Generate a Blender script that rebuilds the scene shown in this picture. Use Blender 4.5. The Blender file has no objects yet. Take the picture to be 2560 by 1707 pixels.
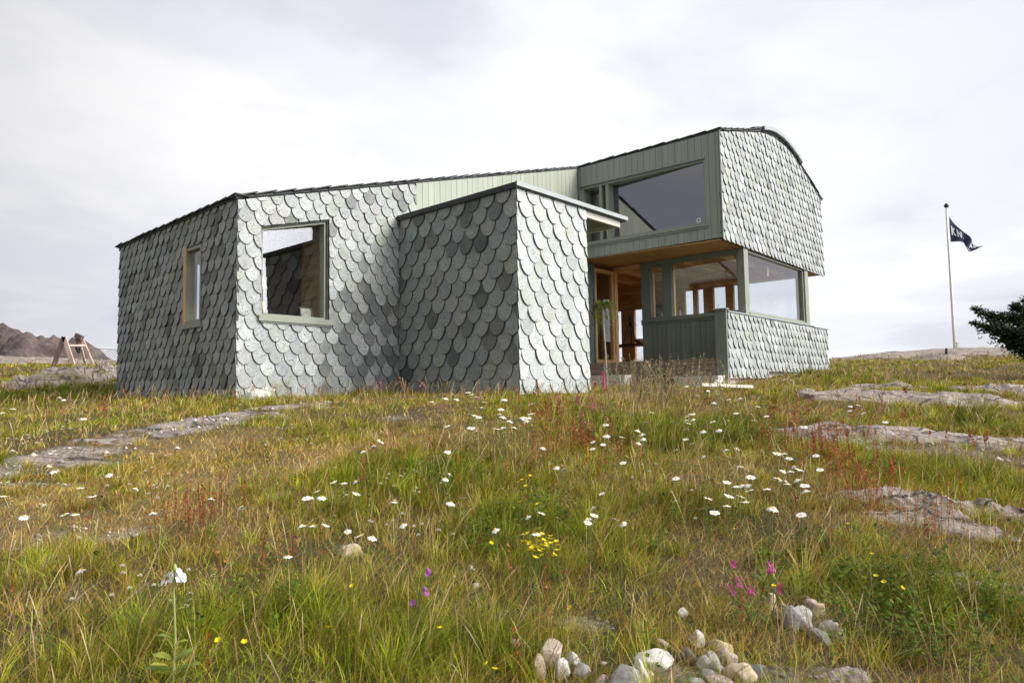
import bpy, math, random
import numpy as np
from mathutils import Vector, Matrix, noise as mnoise
random.seed(7); rng = np.random.default_rng(11)
S = bpy.context.scene
COL = S.collection
EYE = 1.25                                   # camera height over the zero level of the meadow

# ------------------------------------------------------------------ camera
F_PX, CW, CH = 1688.87, 2560.0, 1707.0
R_ = Vector((0.99986761, 0.00115618, -0.01623034)); U_ = Vector((0.01627147, -0.0710464, 0.99733983)); Fw = Vector((0.0, 0.99747234, 0.07105581))
cd = bpy.data.cameras.new('camera'); cam = bpy.data.objects.new('camera', cd); COL.objects.link(cam)
cd.sensor_width = 36.0; cd.lens = F_PX / CW * 36.0; cd.clip_start = 0.05; cd.clip_end = 6000
cam.matrix_world = Matrix(((R_.x, U_.x, -Fw.x, 0), (R_.y, U_.y, -Fw.y, 0), (R_.z, U_.z, -Fw.z, EYE), (0, 0, 0, 1)))
cd.dof.use_dof = True; cd.dof.focus_distance = 9.0; cd.dof.aperture_fstop = 9.0
S.camera = cam

# ------------------------------------------------------------------ world, sun, exposure
def N(nt, typ, ins=None, **attrs):
    n = nt.nodes.new(typ)
    for k, v in attrs.items(): setattr(n, k, v)
    for k, v in (ins or {}).items():
        if isinstance(v, bpy.types.NodeSocket): nt.links.new(v, n.inputs[k])
        else: n.inputs[k].default_value = v
    return n
def math_(nt, op, a, b=None, c=None, clamp=False):
    n = nt.nodes.new('ShaderNodeMath'); n.operation = op; n.use_clamp = clamp
    for i, v in enumerate((a, b, c)):
        if v is None: continue
        if isinstance(v, bpy.types.NodeSocket): nt.links.new(v, n.inputs[i])
        else: n.inputs[i].default_value = v
    return n.outputs[0]
def ramp(nt, fac, stops, interp='LINEAR'):
    n = nt.nodes.new('ShaderNodeValToRGB'); n.color_ramp.interpolation = interp
    els = n.color_ramp.elements
    while len(els) < len(stops): els.new(0.5)
    for e, (p, c) in zip(els, stops):
        e.position = p; e.color = (*c, 1) if not isinstance(c, (int, float)) else (c, c, c, 1)
    nt.links.new(fac, n.inputs[0]); return n.outputs[0]
def mixc(nt, fac, a, b, mode='MIX'):
    n = nt.nodes.new('ShaderNodeMix'); n.data_type = 'RGBA'; n.blend_type = mode
    for i, v in ((0, fac), (6, a), (7, b)):
        if isinstance(v, bpy.types.NodeSocket): nt.links.new(v, n.inputs[i])
        else: n.inputs[i].default_value = v if i == 0 else (*v[:3], 1)
    return n.outputs[2]

SUN_EL = math.radians(40); sx, sy = 0.985, -0.17
SUN = Vector((sx * math.cos(SUN_EL), sy * math.cos(SUN_EL), math.sin(SUN_EL))).normalized()
sd = bpy.data.lights.new('sun', 'SUN'); sd.energy = 2.9; sd.angle = math.radians(24); sd.color = (1.0, 0.955, 0.88)
sun = bpy.data.objects.new('sun', sd); COL.objects.link(sun)
sun.rotation_mode = 'QUATERNION'; sun.rotation_quaternion = (-SUN).to_track_quat('-Z', 'Y')

wd = bpy.data.worlds.new('World'); S.world = wd; wd.use_nodes = True
nt = wd.node_tree; nt.nodes.clear()
out = N(nt, 'ShaderNodeOutputWorld')
tc = N(nt, 'ShaderNodeTexCoord').outputs['Generated']
sky = N(nt, 'ShaderNodeTexSky', sky_type='NISHITA', sun_disc=False, sun_elevation=SUN_EL, sun_rotation=math.atan2(sx, sy))
bg_sky = N(nt, 'ShaderNodeBackground', {'Color': sky.outputs[0], 'Strength': 0.12})
sep = N(nt, 'ShaderNodeSeparateXYZ', {0: tc})
hz = math_(nt, 'ADD', math_(nt, 'MAXIMUM', sep.outputs[2], 0.0), 0.16)
cmb = N(nt, 'ShaderNodeCombineXYZ', {0: math_(nt, 'DIVIDE', sep.outputs[0], hz), 1: math_(nt, 'DIVIDE', sep.outputs[1], hz), 2: 3.7})
n1 = N(nt, 'ShaderNodeTexNoise', {'Vector': cmb.outputs[0], 'Scale': 0.55, 'Detail': 5.0, 'Roughness': 0.5, 'Distortion': 0.4})
n2 = N(nt, 'ShaderNodeTexNoise', {'Vector': cmb.outputs[0], 'Scale': 1.5, 'Detail': 6.0, 'Roughness': 0.55, 'Distortion': 0.3})
cl = math_(nt, 'ADD', math_(nt, 'MULTIPLY', n1.outputs[0], 0.65), math_(nt, 'MULTIPLY', n2.outputs[0], 0.35))
ccol = ramp(nt, cl, [(0.38, (0.67, 0.685, 0.755)), (0.49, (0.80, 0.805, 0.865)), (0.62, (0.97, 0.965, 0.975))], 'EASE')
dv = N(nt, 'ShaderNodeVectorMath', {0: tc, 1: (0.16, 0.945, 0.285)}, operation='DOT_PRODUCT').outputs['Value']
grad = ramp(nt, math_(nt, 'MULTIPLY_ADD', dv, 0.5, 0.5), [(0.0, 0.46), (0.5, 0.48), (0.78, 0.56), (0.88, 0.74), (0.96, 0.92), (1.0, 1.02)])
gv = N(nt, 'ShaderNodeVectorMath', {0: tc, 1: Vector((0.89, -0.33, 0.31)).normalized()}, operation='DOT_PRODUCT').outputs['Value']
glow = math_(nt, 'MULTIPLY', math_(nt, 'POWER', math_(nt, 'MAXIMUM', gv, 0.0), 9.0), 5.2)
bg_cl = N(nt, 'ShaderNodeBackground', {'Color': ccol, 'Strength': math_(nt, 'ADD', grad, glow)})
cover = ramp(nt, cl, [(0.30, 0.80), (0.46, 0.98)])
mx = N(nt, 'ShaderNodeMixShader', {0: cover, 1: bg_sky.outputs[0], 2: bg_cl.outputs[0]})
nt.links.new(mx.outputs[0], out.inputs[0])
S.view_settings.view_transform = 'Standard'; S.view_settings.look = 'None'; S.view_settings.gamma = 1
S.view_settings.exposure = 0.36; S.view_settings.use_curve_mapping = False
S.render.film_transparent = False
S.cycles.max_bounces = 8; S.cycles.transparent_max_bounces = 24; S.cycles.sample_clamp_indirect = 6

# ------------------------------------------------------------------ helpers
def tag(o, label=None, cat=None, group=None, kind=None):
    if label: o['label'] = label
    if cat: o['category'] = cat
    if group: o['group'] = group
    if kind: o['kind'] = kind
    return o
def thing(name, label, cat, loc=(0, 0, 0), rz=0.0, group=None):
    o = bpy.data.objects.new(name, None); COL.objects.link(o); o.empty_display_size = 0.1
    o.location = loc; o.rotation_euler = (0, 0, rz)
    return tag(o, label, cat, group)
def copy_tree(o, parent=None):
    c = o.copy(); COL.objects.link(c); c.parent = parent
    for ch in o.children: copy_tree(ch, c)
    return c
class MB:
    def __init__(s): s.v = []; s.f = []; s.c = []
    def add(s, vs, fs, col=None):
        b = len(s.v); s.v += [tuple(v) for v in vs]
        for f in fs: s.f.append(tuple(b + i for i in f)); s.c.append(col or (1, 1, 1))
        return s
    def box(s, x0, x1, y0, y1, z0, z1, col=None):
        x0, x1 = sorted((x0, x1)); y0, y1 = sorted((y0, y1)); z0, z1 = sorted((z0, z1))
        return s.add([(x0, y0, z0), (x1, y0, z0), (x1, y1, z0), (x0, y1, z0), (x0, y0, z1), (x1, y0, z1), (x1, y1, z1), (x0, y1, z1)],
                     [(3, 2, 1, 0), (4, 5, 6, 7), (0, 1, 5, 4), (1, 2, 6, 5), (2, 3, 7, 6), (3, 0, 4, 7)], col)
    def bar(s, a, b, w, h=None, up=(0, 0, 1), col=None):
        a, b = Vector(a), Vector(b); d = (b - a).normalized(); h = h or w
        up = Vector(up)
        if abs(d.dot(up)) > 0.98: up = Vector((0, 1, 0))
        sd_ = d.cross(up).normalized(); up = sd_.cross(d)
        c = [sd_ * (i * w / 2) + up * (j * h / 2) for i, j in ((-1, -1), (1, -1), (1, 1), (-1, 1))]
        return s.add([a + k for k in c] + [b + k for k in c], [(3, 2, 1, 0), (4, 5, 6, 7), (0, 1, 5, 4), (1, 2, 6, 5), (2, 3, 7, 6), (3, 0, 4, 7)], col)
    def tube(s, pts, rads, n=6, col=None):
        pts = [Vector(p) for p in pts]
        if isinstance(rads, (int, float)): rads = [rads] * len(pts)
        vs = []; fs = []
        for i, p in enumerate(pts):
            d = (pts[min(i + 1, len(pts) - 1)] - pts[max(i - 1, 0)]).normalized()
            a = d.cross(Vector((0.31, 0.17, 0.93))).normalized(); b = d.cross(a)
            for k in range(n):
                t = 2 * math.pi * k / n; vs.append(p + (a * math.cos(t) + b * math.sin(t)) * rads[i])
        for i in range(len(pts) - 1):
            for k in range(n): fs.append((i * n + k, i * n + (k + 1) % n, (i + 1) * n + (k + 1) % n, (i + 1) * n + k))
        fs.append(tuple(range(n - 1, -1, -1))); fs.append(tuple((len(pts) - 1) * n + k for k in range(n)))
        return s.add(vs, fs, col)
    def lathe(s, prof, c=(0, 0, 0), n=16, col=None):
        vs = []; fs = []
        for r, z in prof:
            for k in range(n):
                t = 2 * math.pi * k / n; vs.append((c[0] + r * math.cos(t), c[1] + r * math.sin(t), c[2] + z))
        for i in range(len(prof) - 1):
            for k in range(n): fs.append((i * n + k, i * n + (k + 1) % n, (i + 1) * n + (k + 1) % n, (i + 1) * n + k))
        return s.add(vs, fs, col)
    def prism(s, poly, to3, d0, d1, col=None):
        """2-D polygon (a, b) placed by to3(a, b, depth) and given thickness d0..d1"""
        n = len(poly)
        vs = [to3(a, b, d0) for a, b in poly] + [to3(a, b, d1) for a, b in poly]
        fs = [tuple(range(n)), tuple(range(2 * n - 1, n - 1, -1))] + [(i, i + n, (i + 1) % n + n, (i + 1) % n) for i in range(n)]
        return s.add(vs, fs, col)
    def build(s, name, m, parent=None, smooth=False):
        me = bpy.data.meshes.new(name); me.from_pydata(s.v, [], s.f); me.update()
        at = me.color_attributes.new('col', 'FLOAT_COLOR', 'CORNER')
        cols = np.ones((len(me.loops), 4), 'f'); ar = np.repeat(np.array(s.c, 'f').reshape(-1, 3), [len(f) for f in s.f], 0)
        cols[:, :3] = ar; at.data.foreach_set('color', cols.ravel())
        me.materials.append(m)
        if smooth: me.polygons.foreach_set('use_smooth', [True] * len(me.polygons))
        import bmesh
        bm = bmesh.new(); bm.from_mesh(me); bmesh.ops.recalc_face_normals(bm, faces=bm.faces); bm.to_mesh(me); bm.free()
        o = bpy.data.objects.new(name, me); COL.objects.link(o); o.parent = parent
        return o
def np_mesh(name, V, quads, tris, mat, vcol=None, smooth=False):
    me = bpy.data.meshes.new(name)
    nq, ntr = len(quads), len(tris)
    me.vertices.add(len(V)); me.vertices.foreach_set('co', np.ascontiguousarray(V, 'f').ravel())
    loops = np.concatenate([np.asarray(quads, 'i').ravel(), np.asarray(tris, 'i').ravel()])
    me.loops.add(len(loops)); me.loops.foreach_set('vertex_index', loops)
    st = np.concatenate([np.arange(nq) * 4, nq * 4 + np.arange(ntr) * 3]).astype('i')
    me.polygons.add(nq + ntr); me.polygons.foreach_set('loop_start', st)
    me.update(calc_edges=True)
    if smooth: me.polygons.foreach_set('use_smooth', np.ones(nq + ntr, bool))
    if vcol is not None:
        at = me.color_attributes.new('col', 'FLOAT_COLOR', 'POINT')
        c = np.ones((len(V), 4), 'f'); c[:, :3] = vcol; at.data.foreach_set('color', c.ravel())
    me.materials.append(mat)
    o = bpy.data.objects.new(name, me); COL.objects.link(o); return o

def material(name):
    m = bpy.data.materials.new(name); m.use_nodes = True; t = m.node_tree
    return m, t, t.nodes['Principled BSDF']
def bump(t, b, h, dist=0.01, st=0.6):
    n = N(t, 'ShaderNodeBump', {'Height': h, 'Distance': dist, 'Strength': st}); t.links.new(n.outputs[0], b.inputs['Normal'])
def plain(name, c, rough=0.6, var=0.15, scale=8, metallic=0.0, stretch=(1, 1, 1), bmp=0.0):
    m, t, b = material(name); g = N(t, 'ShaderNodeTexCoord').outputs['Object']
    mp = N(t, 'ShaderNodeMapping', {'Vector': g, 'Scale': stretch})
    n = N(t, 'ShaderNodeTexNoise', {'Vector': mp.outputs[0], 'Scale': scale, 'Detail': 5.0, 'Roughness': 0.6})
    lo = tuple(x * (1 - var) for x in c); hi = tuple(min(1, x * (1 + var)) for x in c)
    t.links.new(ramp(t, n.outputs[0], [(0.3, lo), (0.7, hi)]), b.inputs['Base Color'])
    b.inputs['Roughness'].default_value = rough; b.inputs['Metallic'].default_value = metallic
    if bmp: bump(t, b, n.outputs[0], bmp)
    return m
def slate(name, tint=(1, 1, 1)):
    m, t, b = material(name); g = N(t, 'ShaderNodeTexCoord').outputs['Object']
    a = N(t, 'ShaderNodeAttribute', attribute_name='col').outputs['Color']
    n = N(t, 'ShaderNodeTexNoise', {'Vector': g, 'Scale': 7.0, 'Detail': 8.0, 'Roughness': 0.68})
    f = N(t, 'ShaderNodeTexNoise', {'Vector': g, 'Scale': 46.0, 'Detail': 4.0, 'Roughness': 0.7})
    c = mixc(t, 1.0, a, ramp(t, n.outputs[0], [(0.30, (0.50, 0.53, 0.53)), (0.5, (0.90, 0.92, 0.91)), (0.68, (1.18, 1.17, 1.13))]), 'MULTIPLY')
    msk = math_(t, 'MULTIPLY', ramp(t, n.outputs[0], [(0.44, 0.0), (0.56, 1.0)]), ramp(t, f.outputs[0], [(0.51, 0.0), (0.58, 1.0)]))
    c = mixc(t, math_(t, 'MULTIPLY', msk, 0.8), c, (0.055, 0.06, 0.045))           # dark lichen specks
    l2 = N(t, 'ShaderNodeTexNoise', {'Vector': g, 'Scale': 2.1, 'Detail': 3.0})
    c = mixc(t, math_(t, 'MULTIPLY', ramp(t, l2.outputs[0], [(0.55, 0.0), (0.7, 1.0)]), 0.45), c, (0.27, 0.28, 0.19))
    c = mixc(t, 1.0, c, tint, 'MULTIPLY')
    t.links.new(c, b.inputs['Base Color']); b.inputs['Roughness'].default_value = 0.62
    h = math_(t, 'ADD', n.outputs[0], math_(t, 'MULTIPLY', f.outputs[0], 0.35)); bump(t, b, h, 0.012, 0.55)
    return m
def boards(name, c, pitch, axis, rough=0.55):
    """painted upright boards: real grooves are modelled, this is paint with a little tone per board and weathering"""
    m, t, b = material(name); g = N(t, 'ShaderNodeTexCoord').outputs['Object']
    s = N(t, 'ShaderNodeSeparateXYZ', {0: g})
    i = math_(t, 'FLOOR', math_(t, 'DIVIDE', s.outputs[axis], pitch))
    wn = N(t, 'ShaderNodeTexWhiteNoise', {'W': i}, noise_dimensions='1D')
    mp = N(t, 'ShaderNodeMapping', {'Vector': g, 'Scale': (9, 9, 0.7)})
    n = N(t, 'ShaderNodeTexNoise', {'Vector': mp.outputs[0], 'Scale': 3.0, 'Detail': 6.0})
    v = math_(t, 'ADD', math_(t, 'MULTIPLY', wn.outputs[0], 0.16), math_(t, 'MULTIPLY', n.outputs[0], 0.30))
    v = math_(t, 'ADD', v, 0.77)
    sc = N(t, 'ShaderNodeVectorMath', {0: c, 'Scale': v}, operation='SCALE')
    t.links.new(sc.outputs[0], b.inputs['Base Color']); b.inputs['Roughness'].default_value = rough
    bump(t, b, n.outputs[0], 0.004, 0.4)
    return m
def wood(name, c, stretch=(1, 14, 14), rough=0.5, knots=True):
    m, t, b = material(name); g = N(t, 'ShaderNodeTexCoord').outputs['Object']
    mp = N(t, 'ShaderNodeMapping', {'Vector': g, 'Scale': stretch})
    n = N(t, 'ShaderNodeTexNoise', {'Vector': mp.outputs[0], 'Scale': 1.6, 'Detail': 7.0, 'Roughness': 0.6, 'Distortion': 0.6})
    col = ramp(t, n.outputs[0], [(0.3, tuple(x * 0.62 for x in c)), (0.55, c), (0.75, tuple(min(1, x * 1.2) for x in c))])
    if knots:
        k = N(t, 'ShaderNodeTexVoronoi', {'Vector': g, 'Scale': 3.5})
        col = mixc(t, ramp(t, k.outputs[0], [(0.05, 0.7), (0.11, 0.0)]), col, tuple(x * 0.3 for x in c))
    t.links.new(col, b.inputs['Base Color']); b.inputs['Roughness'].default_value = rough
    return m
def glass(name, tint=(0.93, 0.95, 0.96), k=2.6):
    m = bpy.data.materials.new(name); m.use_nodes = True; t = m.node_tree; t.nodes.clear()
    o = N(t, 'ShaderNodeOutputMaterial'); fc = N(t, 'ShaderNodeLayerWeight', {'Blend': 0.5}).outputs['Facing']
    tr = N(t, 'ShaderNodeBsdfTransparent', {'Color': (*tint, 1)}); gl = N(t, 'ShaderNodeBsdfGlossy', {'Color': (1, 1, 1, 1), 'Roughness': 0.0})
    f = math_(t, 'MULTIPLY_ADD', math_(t, 'POWER', fc, 4.5), 0.75, 0.026 * k, clamp=True)     # two coated faces per pane
    mxs = N(t, 'ShaderNodeMixShader', {0: f, 1: tr.outputs[0], 2: gl.outputs[0]}); t.links.new(mxs.outputs[0], o.inputs[0]); return m
def rock(name, c1, c2, c3, scale=3.0, bd=0.06, cracks=0.0):
    m, t, b = material(name); g = N(t, 'ShaderNodeTexCoord').outputs['Object']
    n = N(t, 'ShaderNodeTexNoise', {'Vector': g, 'Scale': scale, 'Detail': 10.0, 'Roughness': 0.68, 'Distortion': 0.4})
    f = N(t, 'ShaderNodeTexNoise', {'Vector': g, 'Scale': scale * 11, 'Detail': 5.0, 'Roughness': 0.75})
    c = ramp(t, n.outputs[0], [(0.33, c1), (0.5, c2), (0.66, c3)])
    c = mixc(t, math_(t, 'MULTIPLY', ramp(t, f.outputs[0], [(0.52, 0.0), (0.64, 1.0)]), 0.65), c, tuple(x * 0.28 for x in c2))
    c = mixc(t, math_(t, 'MULTIPLY', ramp(t, f.outputs[0], [(0.34, 1.0), (0.42, 0.0)]), 0.5), c, tuple(min(1, x * 1.5) for x in c3))
    hh = math_(t, 'ADD', n.outputs[0], math_(t, 'MULTIPLY', f.outputs[0], 0.3))
    if cracks:
        wp = mixc(t, 0.12, g, n.outputs[1]); mp = N(t, 'ShaderNodeMapping', {'Vector': wp, 'Scale': (1.0, 2.6, 1.5), 'Rotation': (0, 0, 0.25)})
        cr = N(t, 'ShaderNodeTexVoronoi', {'Vector': mp.outputs[0], 'Scale': cracks}, feature='DISTANCE_TO_EDGE'); ck = ramp(t, cr.outputs['Distance'], [(0.0, 1.0), (0.035, 0.0)])
        c = mixc(t, math_(t, 'MULTIPLY', ck, 0.85), c, (0.035, 0.03, 0.024)); hh = math_(t, 'SUBTRACT', hh, math_(t, 'MULTIPLY', ck, 0.6))
        gs = N(t, 'ShaderNodeTexNoise', {'Vector': g, 'Scale': 1.3, 'Detail': 6.0}); c = mixc(t, ramp(t, gs.outputs[0], [(0.55, 0.0), (0.63, 0.75)]), c, (0.15, 0.125, 0.05))
    t.links.new(c, b.inputs['Base Color']); b.inputs['Roughness'].default_value = 0.85
    bump(t, b, hh, bd, 0.9); return m
def vleaf(name, trans=0.3, rough=0.55, gain=1.0):
    """plants: colour from the mesh, thin so that some light passes through"""
    m = bpy.data.materials.new(name); m.use_nodes = True; t = m.node_tree; b = t.nodes['Principled BSDF']; o = t.nodes['Material Output']
    a = N(t, 'ShaderNodeAttribute', attribute_name='col').outputs['Color']
    t.links.new(a, b.inputs['Base Color']); b.inputs['Roughness'].default_value = rough; b.inputs['Specular IOR Level'].default_value = 0.06
    tl = N(t, 'ShaderNodeBsdfTranslucent', {'Color': a})
    mxs = N(t, 'ShaderNodeMixShader', {0: trans, 1: b.outputs[0], 2: tl.outputs[0]}); t.links.new(mxs.outputs[0], o.inputs[0]); return m

M_SLATE = slate('slate')
M_ROOF = plain('roof_slate', (0.055, 0.06, 0.055), 0.75, 0.4, 5, bmp=0.01)
M_SHEATH = plain('sheathing', (0.10, 0.10, 0.095), 0.8)
M_BOARD_L = boards('light_green_boards', (0.36, 0.385, 0.31), 0.148, 0)
M_BOARD_B = boards('grey_green_boards', (0.32, 0.365, 0.31), 0.148, 1)
M_BOARD_D = boards('dark_green_boards', (0.185, 0.21, 0.165), 0.125, 1)
M_TRIM = plain('green_trim', (0.27, 0.285, 0.225), 0.5, 0.12, 5)
M_TRIM_B = plain('grey_green_trim', (0.30, 0.34, 0.28), 0.5, 0.08)
M_TRIM_D = plain('dark_green_trim', (0.17, 0.205, 0.17), 0.5, 0.08)
M_WOODIN = wood('pine_lining', (0.80, 0.50, 0.22), (1, 1, 12))
M_WOODIN2 = wood('stained_pine', (0.52, 0.28, 0.10), (1, 14, 14))
M_FRAME = wood('oiled_larch', (0.72, 0.42, 0.17), (14, 14, 1), knots=False)
M_DECK = wood('deck_boards', (0.27, 0.20, 0.15), (14, 1, 14), 0.8)
M_CONC = plain('concrete', (0.70, 0.65, 0.61), 0.9, 0.14, 9, bmp=0.004)
M_BLACK = plain('black_metal', (0.018, 0.019, 0.02), 0.45, 0.1)
M_FLASH = plain('zinc_flashing', (0.34, 0.37, 0.365), 0.5, 0.08, 3, metallic=0.3)
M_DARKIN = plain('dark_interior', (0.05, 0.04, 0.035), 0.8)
M_GLASS = glass('window_glass')
M_GLASS3 = glass('mirror_coated_glass', (0.95, 0.95, 0.93), 5.2)
M_GLASS2 = glass('coated_glass', (0.50, 0.46, 0.54), 9.5)
M_ROCK = rock('lichen_rock', (0.175, 0.145, 0.125), (0.325, 0.272, 0.236), (0.48, 0.42, 0.375), 2.6, 0.06, 1.7)
M_ROCKB = rock('far_rock', (0.062, 0.044, 0.042), (0.115, 0.084, 0.075), (0.19, 0.145, 0.122), 0.30, 0.8)
M_GRASS = vleaf('grass_blades', 0.22)
M_PETAL = vleaf('flower_petals', 0.25, 0.5)
M_LEAF = vleaf('leaves', 0.25, 0.5)
M_STONE = {}
for k, c in dict(white=(0.62, 0.59, 0.54), grey=(0.36, 0.345, 0.33), pink=(0.52, 0.41, 0.35), tan=(0.53, 0.43, 0.29), dark=(0.155, 0.155, 0.165)).items():
    M_STONE[k] = rock('stone_' + k, tuple(x * 0.6 for x in c), c, tuple(min(0.85, x * 1.25) for x in c), 7.0, 0.012)

# ------------------------------------------------------------------ terrain
YAW = math.radians(48.1095); D2 = np.array([math.cos(YAW), math.sin(YAW)]); D1 = np.array([-D2[1], D2[0]]); PX0 = np.array([-4.0013, 9.8])
def hw(u, w): return PX0 + u * D2 + w * D1
def vnoise(x, y, seed=0):
    xi = np.floor(x).astype(np.int64); yi = np.floor(y).astype(np.int64); fx = x - xi; fy = y - yi
    def h(a, b):
        n = (a * 374761393 + b * 668265263 + seed * 982451653) & 0x7fffffff
        n = ((n ^ (n >> 13)) * 1274126177) & 0x7fffffff
        return ((n ^ (n >> 16)) & 0xffff) / 65535.0
    fx = fx * fx * (3 - 2 * fx); fy = fy * fy * (3 - 2 * fy)
    return (h(xi, yi) * (1 - fx) + h(xi + 1, yi) * fx) * (1 - fy) + (h(xi, yi + 1) * (1 - fx) + h(xi + 1, yi + 1) * fx) * fy
def fbm(x, y, o=4, seed=0):
    s = np.zeros(np.shape(x)); a = 0.5
    for i in range(o): s = s + a * vnoise(x * 2 ** i, y * 2 ** i, seed + i); a *= 0.5
    return s
cp = [(0, -1, -1.38), (-5, -1, -1.35), (5, -1, -1.5), (0, 2, -1.0), (-2, 2.4, -.96), (2, 2.4, -1.0), (4, 2.6, -1.22), (-5, 3, -.92), (0, 3.5, -.80), (2, 4, -.77), (-2, 4, -.74),
      (0, 5, -.61), (-3, 5, -.60), (3, 5, -.68), (5, 5, -.95), (-6, 5, -.70), (8, 5, -1.3), (0, 8, -.20), (-4, 8, -.19), (-2, 6.5, -.38), (2, 6.5, -.42), (4, 8, -.32), (7, 8, -.60), (11, 8, -.9), (-8, 8, -.42), (-12, 8, -.6),
      (5, 11, -.10), (9, 12, -.22), (8, 15, .05), (-8, 11.5, -.12), (-12, 13, -.02), (-9, 16, .25), (-15, 24, 1.08), (-12, 20, .65), (-20, 24, 1.15), (-9, 24, .9),
      (9.5, 20, .36), (13, 20, .55), (17.2, 30, 1.18), (19.7, 30, 1.24), (21.7, 30, 1.22), (28, 30, 1.1), (13, 28, .95), (16, 25, .8), (16, 40, .3), (25, 42, .3),
      (-30, 40, 2.6), (-24, 40, 1.6), (-18, 42, 1.0), (0, 35, 0), (0, 55, -2), (-40, 30, 2.2), (-40, 60, 3), (35, 15, .0), (35, 0, -1.6), (-35, 5, -.6), (0, -30, -3), (-30, -30, -3), (30, -30, -3.5)]
for u, w, z in [(0, 0, -.12), (0, 4.8, -.06), (2.98, -2.83, -.10), (4.73, -2.83, -.08), (2.98, 0, -.09), (8.5, -1, -.06), (8.9, -3.44, .0), (10.7, -3.44, .14), (13, -3.44, .27), (15.4, -3.44, .33), (8, 4, .1), (15, 4, .3), (6, 0, -.06)]:
    x, y = hw(u, w); cp.append((x, y, z))
cp = np.array(cp, float)
def _k(r2): return np.where(r2 > 1e-9, 0.5 * r2 * np.log(r2 + 1e-12), 0)
_A = cp[:, :2]; _r2 = ((_A[:, None] - _A[None]) ** 2).sum(-1); NCP = len(cp)
_M = np.zeros((NCP + 3, NCP + 3)); _M[:NCP, :NCP] = _k(_r2) + np.eye(NCP) * 0.4; _M[:NCP, NCP] = 1; _M[:NCP, NCP + 1:] = _A; _M[NCP, :NCP] = 1; _M[NCP + 1:, :NCP] = _A.T
_W = np.linalg.solve(_M, np.concatenate([cp[:, 2], [0, 0, 0]]))
def terr(x, y):
    """ground height (world z) for arrays or numbers"""
    x = np.asarray(x, float); y = np.asarray(y, float); sh = x.shape; x = x.ravel(); y = y.ravel()
    d = ((x[:, None] - _A[None, :, 0]) ** 2 + (y[:, None] - _A[None, :, 1]) ** 2)
    z = _k(d) @ _W[:NCP] + _W[NCP] + _W[NCP + 1] * x + _W[NCP + 2] * y
    r = np.hypot(x, y - 10); t = np.clip((r - 42) / 45, 0, 1); t = t * t * (3 - 2 * t)
    z = z * (1 - t) + (-7 - r * 0.01) * t
    near = np.exp(-((r / 60) ** 2))
    z = z + (fbm(x * 0.9, y * 0.9, 4, 3) - 0.47) * 0.16 * near + (fbm(x * 4, y * 4, 3, 9) - 0.44) * 0.035 * near
    return (z + EYE).reshape(sh)
def ray(px, py): return Fw + R_ * ((px - CW / 2) / F_PX) - U_ * ((py - CH / 2) / F_PX)
def ground_at(px, py, h=0.0):
    """point of the meadow lying along a sight line, h above the ground"""
    r = ray(px, py); ts = np.linspace(1.2, 60, 1600); X = ts * r.x; Y = ts * r.y; Z = EYE + ts * r.z
    d = Z - (terr(X, Y) + h); i = np.argmax(d < 0) if (d < 0).any() else len(ts) - 1
    i = max(i, 1); a = d[i - 1] / (d[i - 1] - d[i] + 1e-12) if d[i] < 0 else 1; t = ts[i - 1] + (ts[i] - ts[i - 1]) * a
    return Vector((t * r.x, t * r.y, EYE + t * r.z))
def at_depth(px, py, Y):
    r = ray(px, py); t = Y / r.y; return Vector((t * r.x, Y, EYE + t * r.z))

# ground cover zones, each an ellipse on the ground: (centre, radius across, radius along, value)
def zone(px, py, rx, ry, v):
    c = ground_at(px, py); a = ground_at(px + rx, py); f = ground_at(px, py - ry); n = ground_at(px, py + ry)
    return (c.x, c.y, max(0.1, abs(a.x - c.x)), max(0.1, abs(f.y - n.y) / 2), v)
def zones(zs, x, y, jitter=0.35):
    s = np.zeros(np.shape(x)); nz = (fbm(x * 1.6, y * 1.6, 4, 21) - 0.47) * 2 * jitter
    for cx, cy, rx, ry, v in zs:
        q = ((x - cx) / rx) ** 2 + ((y - cy) / ry) ** 2
        s = np.maximum(s, v * np.clip(1.35 - np.sqrt(q) * 1.0 + nz, 0, 1))
    return s
Z_GRAVEL = [zone(*a) for a in [(0, 1185, 120, 26, 1), (110, 1152, 120, 24, 1), (220, 1125, 120, 20, 1), (330, 1100, 110, 18, 1), (430, 1076, 100, 15, 1), (520, 1054, 90, 12, 1), (610, 1036, 80, 10, 1), (700, 1020, 70, 8, .9), (780, 1010, 50, 6, .8), (60, 1212, 110, 12, .8), (180, 1180, 110, 10, .8), (280, 1158, 70, 7, .7), (330, 1330, 90, 25, .6), (100, 1350, 90, 25, .5),
            (700, 1240, 70, 20, .5), (870, 1370, 50, 20, .6), (1180, 1425, 70, 25, .75), (1250, 1540, 80, 30, .6), (1450, 1560, 130, 35, .6), (1640, 1672, 330, 45, .9), (1400, 1665, 110, 40, .7), (1950, 1690, 260, 30, .8), (1990, 1530, 110, 60, .7), (2250, 1110, 260, 28, .7), (2430, 1010, 200, 25, .6), (640, 995, 60, 8, .6), (980, 1045, 90, 12, .5)]]
Z_TURF = [zone(*a) for a in [(1540, 992, 90, 14, 1), (1760, 985, 90, 10, .8), (330, 1230, 420, 90, 1), (760, 1140, 260, 55, 1), (500, 1130, 300, 50, .9), (120, 1290, 250, 60, .8), (1060, 1085, 200, 30, .7), (1500, 1090, 200, 30, .25), (560, 1330, 160, 50, .5)]]
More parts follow.
